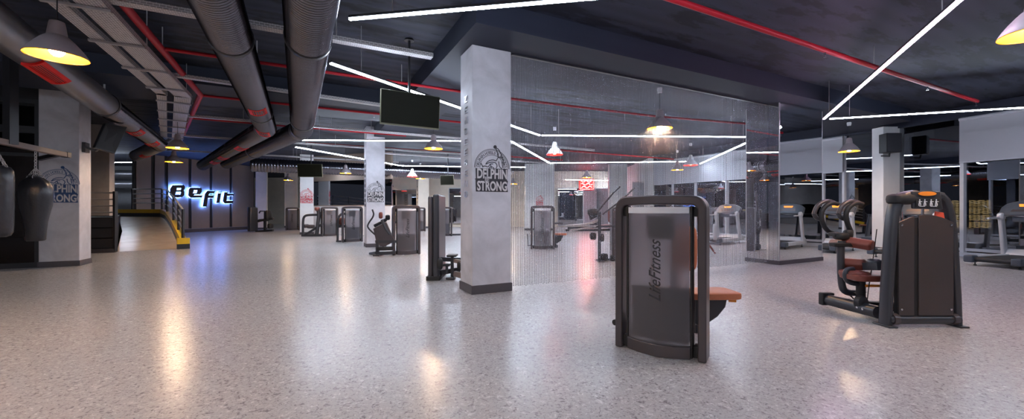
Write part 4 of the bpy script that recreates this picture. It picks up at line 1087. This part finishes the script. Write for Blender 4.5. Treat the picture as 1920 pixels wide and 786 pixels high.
# M9 black bench machine by the sign wall end
Y9 = 24.0
r = thing('weight_machine', 'black bench machine with leg lever at the end of the glowing sign wall', 'weight machine', G(472,435))
MB().box(P(474,411,Y9), (.22,.7,1.45)).build('tower_frame', 'charcoal', r, world=True, bevel=.05)
b_ = MB(); b_.beam(P(480,434,Y9), P(512,432,Y9), .14, .12); b_.beam(P(497,434,Y9), P(497,415,Y9), .12, .12, up=Vector((0,1,0))); b_.tube(pxs(Y9, (484,415), (500,411), (512,410)), .07, 8); b_.tube(pxs(Y9, (486,400), (488,396), (496,396), (496,412)), .04, 8); b_.build('base_frame', 'black', r, world=True)
for pp_, dd_ in (((503,404), (.2,.5,.62)), ((494,413), (.5,.5,.14)), ((507,424), (.22,.4,.3))): MB().ell(P(*pp_,Y9), dd_, 0, 14, .55).build('pad', 'gap', r, world=True)

# M11 multi press behind curtain
Y11 = 10.5
r = thing('weight_machine', 'press machine with long slanted handle arms behind the curtain and front machine', 'weight machine', G(1125,489))
b_ = MB(); b_.beam(P(1124,490,Y11), P(1124,398,Y11), .075, .09, up=Vector((0,1,0))); b_.beam(P(1120,489,Y11), P(1150,486,Y11+.3), .1, .07); b_.beam(P(1060,432,Y11+.4), P(1150,431,Y11+.4), .06, .06); b_.beam(P(1064,428,Y11), P(1152,424,Y11), .05, .05); b_.box(P(1124,490,Y11), (.16,.5,.04)); b_.build('base_frame', 'charcoal', r, world=True)
MB().box(P(1163,441,Y11+.2)+Vector((0,0,0)), (.5,.34,1.48)).build('tower_frame', 'frame', r, world=True, bevel=.06, seg=3)
for pts in (((1120,398), (1150,362), (1163,350)), ((1130,402), (1165,376), (1190,352))):
    MB().tube(pxs(Y11, *pts), .022, 8).build('handle_arm', 'charcoal', r, world=True)
for pts in (((1118,425), (1096,427), (1068,433)), ((1122,412), (1108,420), (1060,424))):
    MB().tube(smooth(pxs(Y11, *pts), 1), .03, 8).build('lever_arm', 'zinc', r, world=True)
for pp_, dd_ in (((1112,443), (.18,.14,.2)), ((1128,446), (.14,.14,.22)), ((1133,482), (.2,.2,.2)), ((1148,484), (.12,.2,.16))): MB().ell(P(*pp_,Y11), dd_, 0, 14, .7).build('roller_pad', 'gap', r, world=True)
m_ = MB(); m_.ell(P(1112,398,Y11), (.3,.22,.2), 0, 14, .7); m_.tube([P(1104,394,Y11), P(1108,410,Y11), P(1118,404,Y11)], .05, 8); m_.build('pivot', 'iron', r, world=True)
MB().ell(P(1140,424,Y11+.9), (.4,.5,.09), UA, 14, .4).build('seat', 'leather_red', r, world=True); MB().ell(P(1150,405,Y11+1.0), (.14,.4,.4), UA, 14, .4).build('back_pad', 'leather_red', r, world=True)

# ------------------------------------------------------------------ brown-padded rotary machine
r2 = thing('weight_machine', 'black weight machine with brown boarded stack cover, oxblood pads and hooped handles', 'weight machine', (4.733,4.64,0), 0.0, kind='thing')
def l2(x, y, z): return Vector((x-4.733, y-4.64, z))
# two splayed legs merging into a rounded hood
def leg_path(s):
    return [Vector((s*a_,0,b_)) for a_, b_ in ((.403,0),(.39,.35),(.365,.75),(.340,1.08),(.320,1.27),(.297,1.375),(.258,1.455),(.205,1.51),(.08,1.535))]
for s in (-1, 1):
    pts = leg_path(s); mb = MB(); vs = []; n = len(pts)
    for i, p in enumerate(pts):
        t = (pts[min(i+1,n-1)]-pts[max(i-1,0)]).normalized(); side = Vector((t.z,0,-t.x))
        w = [.036,.037,.038,.040,.041,.042,.042,.042,.04][i]; d = [.068,.068,.068,.068,.068,.068,.070,.072,.075][i]
        for k in range(12):
            a = 2*PI*k/12; cx = math.copysign(abs(math.cos(a))**.6, math.cos(a)); sy = math.copysign(abs(math.sin(a))**.6, math.sin(a))
            vs.append(p + side*cx*w + Vector((0,sy*d,0)))
    fs = [(i*12+k, i*12+(k+1) % 12, (i+1)*12+(k+1) % 12, (i+1)*12+k) for i in range(n-1) for k in range(12)] + [tuple(range(11,-1,-1)), tuple((n-1)*12+k for k in range(12))]
    mb.add(vs, fs).build('side_leg', 'charcoal', r2, ang=60)
    MB().prism([(-.05,-.11), (.05,-.11), (.055,.11), (-.055,.11)], .02, (s*.405,0,.01), Vector((1,0,0)), Vector((0,1,0))).build('foot', 'charcoal', r2, bevel=.006)
# hood with placards
MB().prism([(-.18,-.07), (.24,-.07), (.22,.07), (-.17,.07)], .085, (0,0,1.508), Vector((1,0,0)), Vector((0,1,0))).build('hood', 'charcoal', r2, bevel=.03, seg=3)
hd = MB().prism([(-.165,1.36), (.18,1.35), (.15,1.555), (-.175,1.56)], .03, (0,-.07,0), Vector((1,0,0)), Z).build('hood_face', 'charcoal', r2, bevel=.01)
MB().lathe([(.0,.012), (.5,.012), (.5,0)], (0,0,0), 28).build('badge', 'orange', hd)
bd = hd.children[0]; bd.scale = (.20,.05,1); bd.rotation_euler = (PI/2,0,0); bd.location = (-.012,-.086,1.53)
MB().prism([(-.137,1.378), (.145,1.368), (.128,1.475), (-.148,1.482)], .01, (0,-.091,0), Vector((1,0,0)), Z).build('placard', 'placard', hd, bevel=.003)
for cx_ in (-.105, -.047, .025, .083):
    fig = MB(); fig.ell((cx_,-.100,1.458), (.016,.006,.018), 0, 8); fig.box((cx_,-.099,1.432), (.016,.005,.032)); fig.box((cx_-.008,-.099,1.405), (.008,.005,.03)); fig.box((cx_+.010,-.099,1.408), (.008,.005,.03)); fig.box((cx_+.014,-.099,1.44), (.026,.005,.007))
    fig.build('pictogram', 'whitep', hd)
for x, w in ((-.075,.06), (.055,.07)): MB().box((x,-.099,1.386), (w,.004,.006)).build('printed_line', 'whitep', hd)
MB().prism([(.10,1.22), (.235,1.19), (.21,1.315), (.115,1.33)], .012, (0,-.055,0), Vector((1,0,0)), Z).build('sticker', 'stickr', r2, bevel=.004)
# boarded stack cover in two boards with a dark groove
z0, z1 = .135, 1.20
def board(x0, x1, top0, top1, name='cover_board'):
    n = 8; poly = [(x0,z0), (x1,z0)]
    for i in range(n+1):
        x = x1+(x0-x1)*i/n; poly.append((x, 1.19+.10*(1-(x/.33)**2)))
    return MB().prism(poly, .02, (0,-.062,0), Vector((1,0,0)), Z).build(name, 'boardm', r2, bevel=.004)
board(-.312, -.137, 0, 0); board(-.085, .312, 0, 0)
MB().box((-.11,-.048,.70), (.056,.02,1.12)).build('groove', 'gap', r2)
MB().box((.0,-.02,.68), (.60,.05,1.06)).build('stack_housing', 'gap', r2)
for x, z in ((-.285,1.175), (.28,1.175), (-.285,.21), (.28,.21)): MB().lathe([(.0,.008), (.013,.006), (.013,0)], (x,-.073,z), 10, axis=(0,-1,0)).build('screw', 'chrome', r2)
b_ = MB(); b_.cyl((-.40,-.03,.085), (.40,-.03,.085), .055, 18); b_.build('cross_tube', 'charcoal', r2)
for x in (-.34, .34): MB().cyl((x-.03,-.03,.09), (x+.03,-.03,.09), .068, 18).build('tube_clamp', 'frame', r2)
for x in (-.2, .05): MB().cyl((x,.02,1.12), (x,.02,1.48), .013, 10).build('guide_rod', 'chrome', r2)
MB().ell((-.22,.0,1.47), (.26,.2,.13), 0, 16, .6).build('pulley_housing', 'gap', r2)
# base beam and working end (behind the tower)
MB().tube([l2(4.38,4.78,.12), l2(4.36,5.05,.12), l2(4.31,5.45,.12)], .075, 14).build('base_beam', 'charcoal', r2)
MB().box(l2(4.30,5.47,.13), (.17,.08,.17)).build('beam_end_cap', 'gap', r2, bevel=.015)
b_ = MB(); 
for y in (4.9, 4.98): b_.lathe([(.0,.006), (.014,.004), (.014,0)], l2(4.295,y,.13), 10, axis=(-1,0,0))
b_.build('bolt', 'chrome', r2)
Yb = 5.25
MB().tube(smooth([P(1578,452,Yb)-r2.location, P(1576,470,Yb)-r2.location, P(1577,530,Yb)-r2.location, P(1583,549,Yb)-r2.location, P(1612,550,Yb)-r2.location, P(1618,545,Yb)-r2.location], 2), .042, 12).build('lever_frame', 'charcoal', r2)
MB().tube(smooth([P(1600,505,5.1)-r2.location, P(1587,505,5.1)-r2.location, P(1584,520,5.1)-r2.location, P(1592,530,5.1)-r2.location, P(1612,533,5.1)-r2.location], 2), .032, 12).build('seat_tube', 'charcoal', r2)
def hexpad(name, a, b, r_, mname):
    a, b = a-r2.location, b-r2.location; d = (b-a).normalized()
    MB().tube([a, a+d*.02, b-d*.02, b], r_, 6, rr=[r_*.85, r_, r_, r_*.85]).build(name, mname, r2, bevel=.012, ang=25, seg=3)
hexpad('roller_pad', P(1588,453,5.3), P(1637,461,5.05), .075, 'leather_red')
hexpad('roller_pad', P(1560,456,5.6), P(1585,456,5.35), .06, 'leather_red')
hexpad('roller_pad', P(1582,494,5.3), P(1622,497,5.1), .08, 'leather_red')
m_ = MB(); m_.ell(P(1622,519,5.05)-r2.location, (.44,.36,.085), 0, 20, .35); m_.ell(P(1602,514,5.1)-r2.location, (.22,.34,.10), 0, 16, .5); m_.build('seat', 'leather_red', r2)
MB().box(P(1640,536,5.05)-r2.location, (.24,.04,.03)).build('seat_lever', 'orange', r2, bevel=.008)
b_ = MB(); b_.tube([P(1614,520,5.1)-r2.location, P(1614,572,5.1)-r2.location], .05, 12); b_.beam(P(1612,572,5.1)-r2.location, l2(4.85,5.05,.12), .09, .1); b_.build('seat_post', 'gap', r2)
m_ = MB(); m_.lathe([(.0,-.05), (.06,-.05), (.085,-.03), (.085,.03), (.06,.05), (.0,.05)], P(1614,567,5.0)-r2.location, 20, axis=(.3,-1,0)); m_.build('pivot_housing', 'iron', r2)
m_ = MB(); m_.ell(P(1577,443,5.3)-r2.location, (.16,.16,.10), 0, 14, .6); m_.ell(P(1590,440,5.3)-r2.location, (.1,.1,.13), 0, 12, .6); m_.box(P(1578,459,5.25)-r2.location, (.26,.1,.05)); m_.box(P(1573,440,5.35)-r2.location, (.2,.12,.05)); m_.build('pivot_joint', 'gap', r2, bevel=.008)
m_ = MB(); m_.ell(P(1640,494,4.95)-r2.location, (.14,.16,.12), 0, 14, .7); m_.beam(P(1622,500,5.05)-r2.location, P(1650,500,4.8)-r2.location, .06, .09); m_.build('side_bracket', 'charcoal', r2)
for k, (Yh, dx) in enumerate(((5.6, 0), (5.35, 46))):
    pts = [(1573+dx*.42, 440), (1555+dx*.9, 436), (1545+dx, 425), (1540+dx, 410), (1541+dx, 396), (1548+dx, 386), (1560+dx, 380), (1571+dx, 383)]
    MB().tube(smooth([P(x, y, Yh)-r2.location for x, y in pts], 2), .03, 12).build('handle_grip', 'gap', r2)
    pts = [(1526+dx, 401), (1531+dx, 387), (1543+dx, 378), (1557+dx, 377), (1570+dx, 383)]
    MB().tube(smooth([P(x, y, Yh+.05)-r2.location for x, y in pts], 2), .027, 12).build('handle_grip', 'frame', r2)
    MB().tube(smooth([P(x, y, Yh+.05)-r2.location for x, y in ((1526+dx,401), (1530+dx,409), (1540+dx,412))], 1), .027, 12).build('handle_bracket', 'charcoal', r2)
b_ = MB()
for dy in (0, .03): b_.tube([P(1570,563,5.4)-r2.location+Vector((dy,0,0)), P(1596,572,5.2)-r2.location+Vector((dy,0,0)), P(1608,578,5.05)-r2.location], .012, 6)
b_.tube(smooth([P(1600,560,5.2)-r2.location, P(1592,552,5.3)-r2.location, P(1602,548,5.2)-r2.location, P(1612,556,5.1)-r2.location], 2), .01, 6)
b_.tube(smooth([P(1644,430,4.9)-r2.location, P(1638,480,5.0)-r2.location, P(1628,545,5.0)-r2.location, P(1626,565,5.0)-r2.location], 2), .005, 6); b_.build('cable', 'gap', r2)

# ------------------------------------------------------------------ treadmills
def make_treadmill(label, loc, rz):
    """origin at the middle of the rear edge, forward = local +y"""
    r = thing('treadmill', label, 'treadmill', loc, rz)
    MB().box((0,1.0,.155), (.62,1.9,.09)).build('deck', 'tread_dark', r, bevel=.01)
    MB().box((0,.98,.207), (.56,1.86,.014)).build('running_belt', 'belt', r)
    MB().cyl((-.30,.07,.16), (.30,.07,.16), .055, 16).build('rear_roller', 'belt', r)
    for s in (-1, 1):
        MB().box((s*.385,1.0,.17), (.15,1.75,.12)).build('side_rail', 'tread_grey', r, bevel=.015)
        MB().box((s*.385,.08,.165), (.17,.24,.17)).build('rear_cap', 'tread_dark', r, bevel=.03, seg=3)
        MB().lathe([(.0,0), (.03,0), (.03,.02), (.012,.03), (.012,.09), (.0,.09)], (s*.36,.2,0), 10).build('levelling_foot', 'black', r)
        MB().lathe([(.0,0), (.03,0), (.03,.02), (.012,.03), (.012,.12), (.0,.12)], (s*.36,1.7,0), 10).build('levelling_foot', 'black', r)
        vs = []
        u = MB(); u.beam((s*.43,1.62,.16), (s*.41,1.42,1.16), .075, .17, up=Vector((0,1,0))); u.build('upright', 'tread_grey', r, bevel=.025, seg=3)
        MB().tube(smooth([(s*.41,.85,1.13), (s*.41,1.2,1.13), (s*.41,1.42,1.15), (s*.30,1.50,1.22), (s*.12,1.5,1.19), (0,1.48,1.18)], 2), .024, 10).build('handrail', 'tread_grey', r)
        MB().ell((s*.41,1.42,1.17), (.13,.22,.2), 0, 16, .75).build('rail_joint', 'tread_grey', r)
    MB().prism([(1.62,.10), (2.08,.10), (2.12,.2), (1.95,.34), (1.62,.36), (1.5,.22)], .78, (0,0,0), Vector((0,1,0)), Z).build('motor_hood', 'tread_grey', r, bevel=.03, seg=3)
    n = 10; vs = []; 
    for i in range(n+1):
        x = -.47+.94*i/n; a = 1-(x/.47)**2; tp = 1.40+.17*a**.6; bt = 1.19+.02*a
        vs += [(x,1.38,bt), (x,1.55,bt-.02), (x,1.70,tp), (x,1.58,tp)]
    fs = []
    for i in range(n):
        p, q_ = i*4, i*4+4
        for j in range(4): fs.append((p+j, p+(j+1) % 4, q_+(j+1) % 4, q_+j))
    fs += [(0,1,2,3), (n*4+3,n*4+2,n*4+1,n*4)]
    co = MB().add(vs, fs).build('console', 'tread_dark', r, bevel=.015, ang=50)
    sl = Vector((0,.2,.36)).normalized()
    MB().prism([(-.13,.24), (.13,.24), (.15,.31), (-.15,.31)], .012, (0,1.376,1.21), Vector((1,0,0)), sl).build('display', 'disp', co, bevel=.003)
    MB().prism([(-.26,.10), (.26,.10), (.24,.17), (-.24,.17)], .012, (0,1.384,1.21), Vector((1,0,0)), sl).build('key_panel', 'frame', co, bevel=.003)
    MB().box((0,1.52,1.1), (.5,.1,.12)).build('cross_bar', 'tread_dark', r, bevel=.02)
    return r
wdir = Vector((.305,-.952,0)); rzt = math.atan2(wdir.y, wdir.x)
T0 = make_treadmill('silver treadmill with orange display by the dark window at the frame edge', (11.13,9.28,0), rzt)
dup(T0, 'treadmill', Vector((10.32,11.0,0)), rzt+.05, 'silver treadmill mostly hidden behind the brown-boarded machine')
dup(T0, 'treadmill', Vector((9.6,12.55,0)), -1.0, 'silver treadmill between the mirrored pillar and the column with a loudspeaker')
dup(T0, 'treadmill', Vector((11.55,7.6,0)), rzt-.05, 'silver treadmill nearest the camera side of the window row, seen in the pillar mirror')
dup(T0, 'treadmill', Vector((7.55,15.4,0)), -.95, 'silver treadmill behind the bead curtain facing the long blind')
# bench with red frame behind the curtain
r = thing('weight_bench', 'small bench with reddish legs behind the curtain near the treadmill', 'bench', (5.7,12.6,0), -.4)
MB().ell((0,0,.46), (1.1,.3,.09), 0, 18, .35).build('seat', 'tread_grey', r); MB().ell((.62,0,.66), (.12,.3,.5), 0, 18, .4).build('backrest', 'tread_grey', r)
for xa_, xb_, w_ in ((-.45,-.55,.22), (.35,.6,.25)): MB().tube([(xa_,0,.42), (xb_,0,.03)], .028, 8).tube([(xb_,-w_,.03), (xb_,w_,.03)], .028, 8).build('leg', 'leather_red', r)

# red neon sign far behind the curtain
c = P(1100, 346, 30.5)
r = thing('neon_sign', 'glowing red neon sign on the far wall behind the bead curtain', 'sign', c)
MB().box((0,.05,0), (1.15,.06,.85)).build('backing', 'redg', r, bevel=.02)
n_ = MB()
for z in (-.2, .02, .24):
    n_.tube([Vector((x,-.03,z+.06*math.sin(x*14+z*9))) for x in [-.42+.84*i/24 for i in range(25)]], .03, 6)
n_.tube([(-.5,-.03,-.36), (.5,-.03,-.36), (.5,-.03,.36), (-.5,-.03,.36)], .02, 6, closed=True)
n_.build('neon_tube', 'neon', r)

# ------------------------------------------------------------------ camera, world, view
cam = bpy.data.cameras.new('camera'); co = bpy.data.objects.new('camera', cam); C.objects.link(co)
co.location = (0,0,EYE); co.rotation_euler = (PI/2,0,0)
cam.sensor_width = 36; cam.lens = F/1920*36; cam.clip_end = 200; cam.clip_start = .05
S_ = bpy.context.scene; S_.camera = co
w = bpy.data.worlds.new('world'); S_.world = w; w.use_nodes = True
w.node_tree.nodes['Background'].inputs['Color'].default_value = (.02,.022,.03,1); w.node_tree.nodes['Background'].inputs['Strength'].default_value = 0.75
S_.view_settings.view_transform = 'Standard'; S_.view_settings.look = 'None'; S_.view_settings.exposure = 1.14; S_.view_settings.gamma = 1; S_.view_settings.use_curve_mapping = False
cy = S_.cycles
cy.max_bounces = 8; cy.diffuse_bounces = 4; cy.glossy_bounces = 5; cy.transmission_bounces = 6; cy.transparent_max_bounces = 8
cy.caustics_reflective = False; cy.caustics_refractive = False; cy.sample_clamp_indirect = 6.0; cy.use_denoising = True
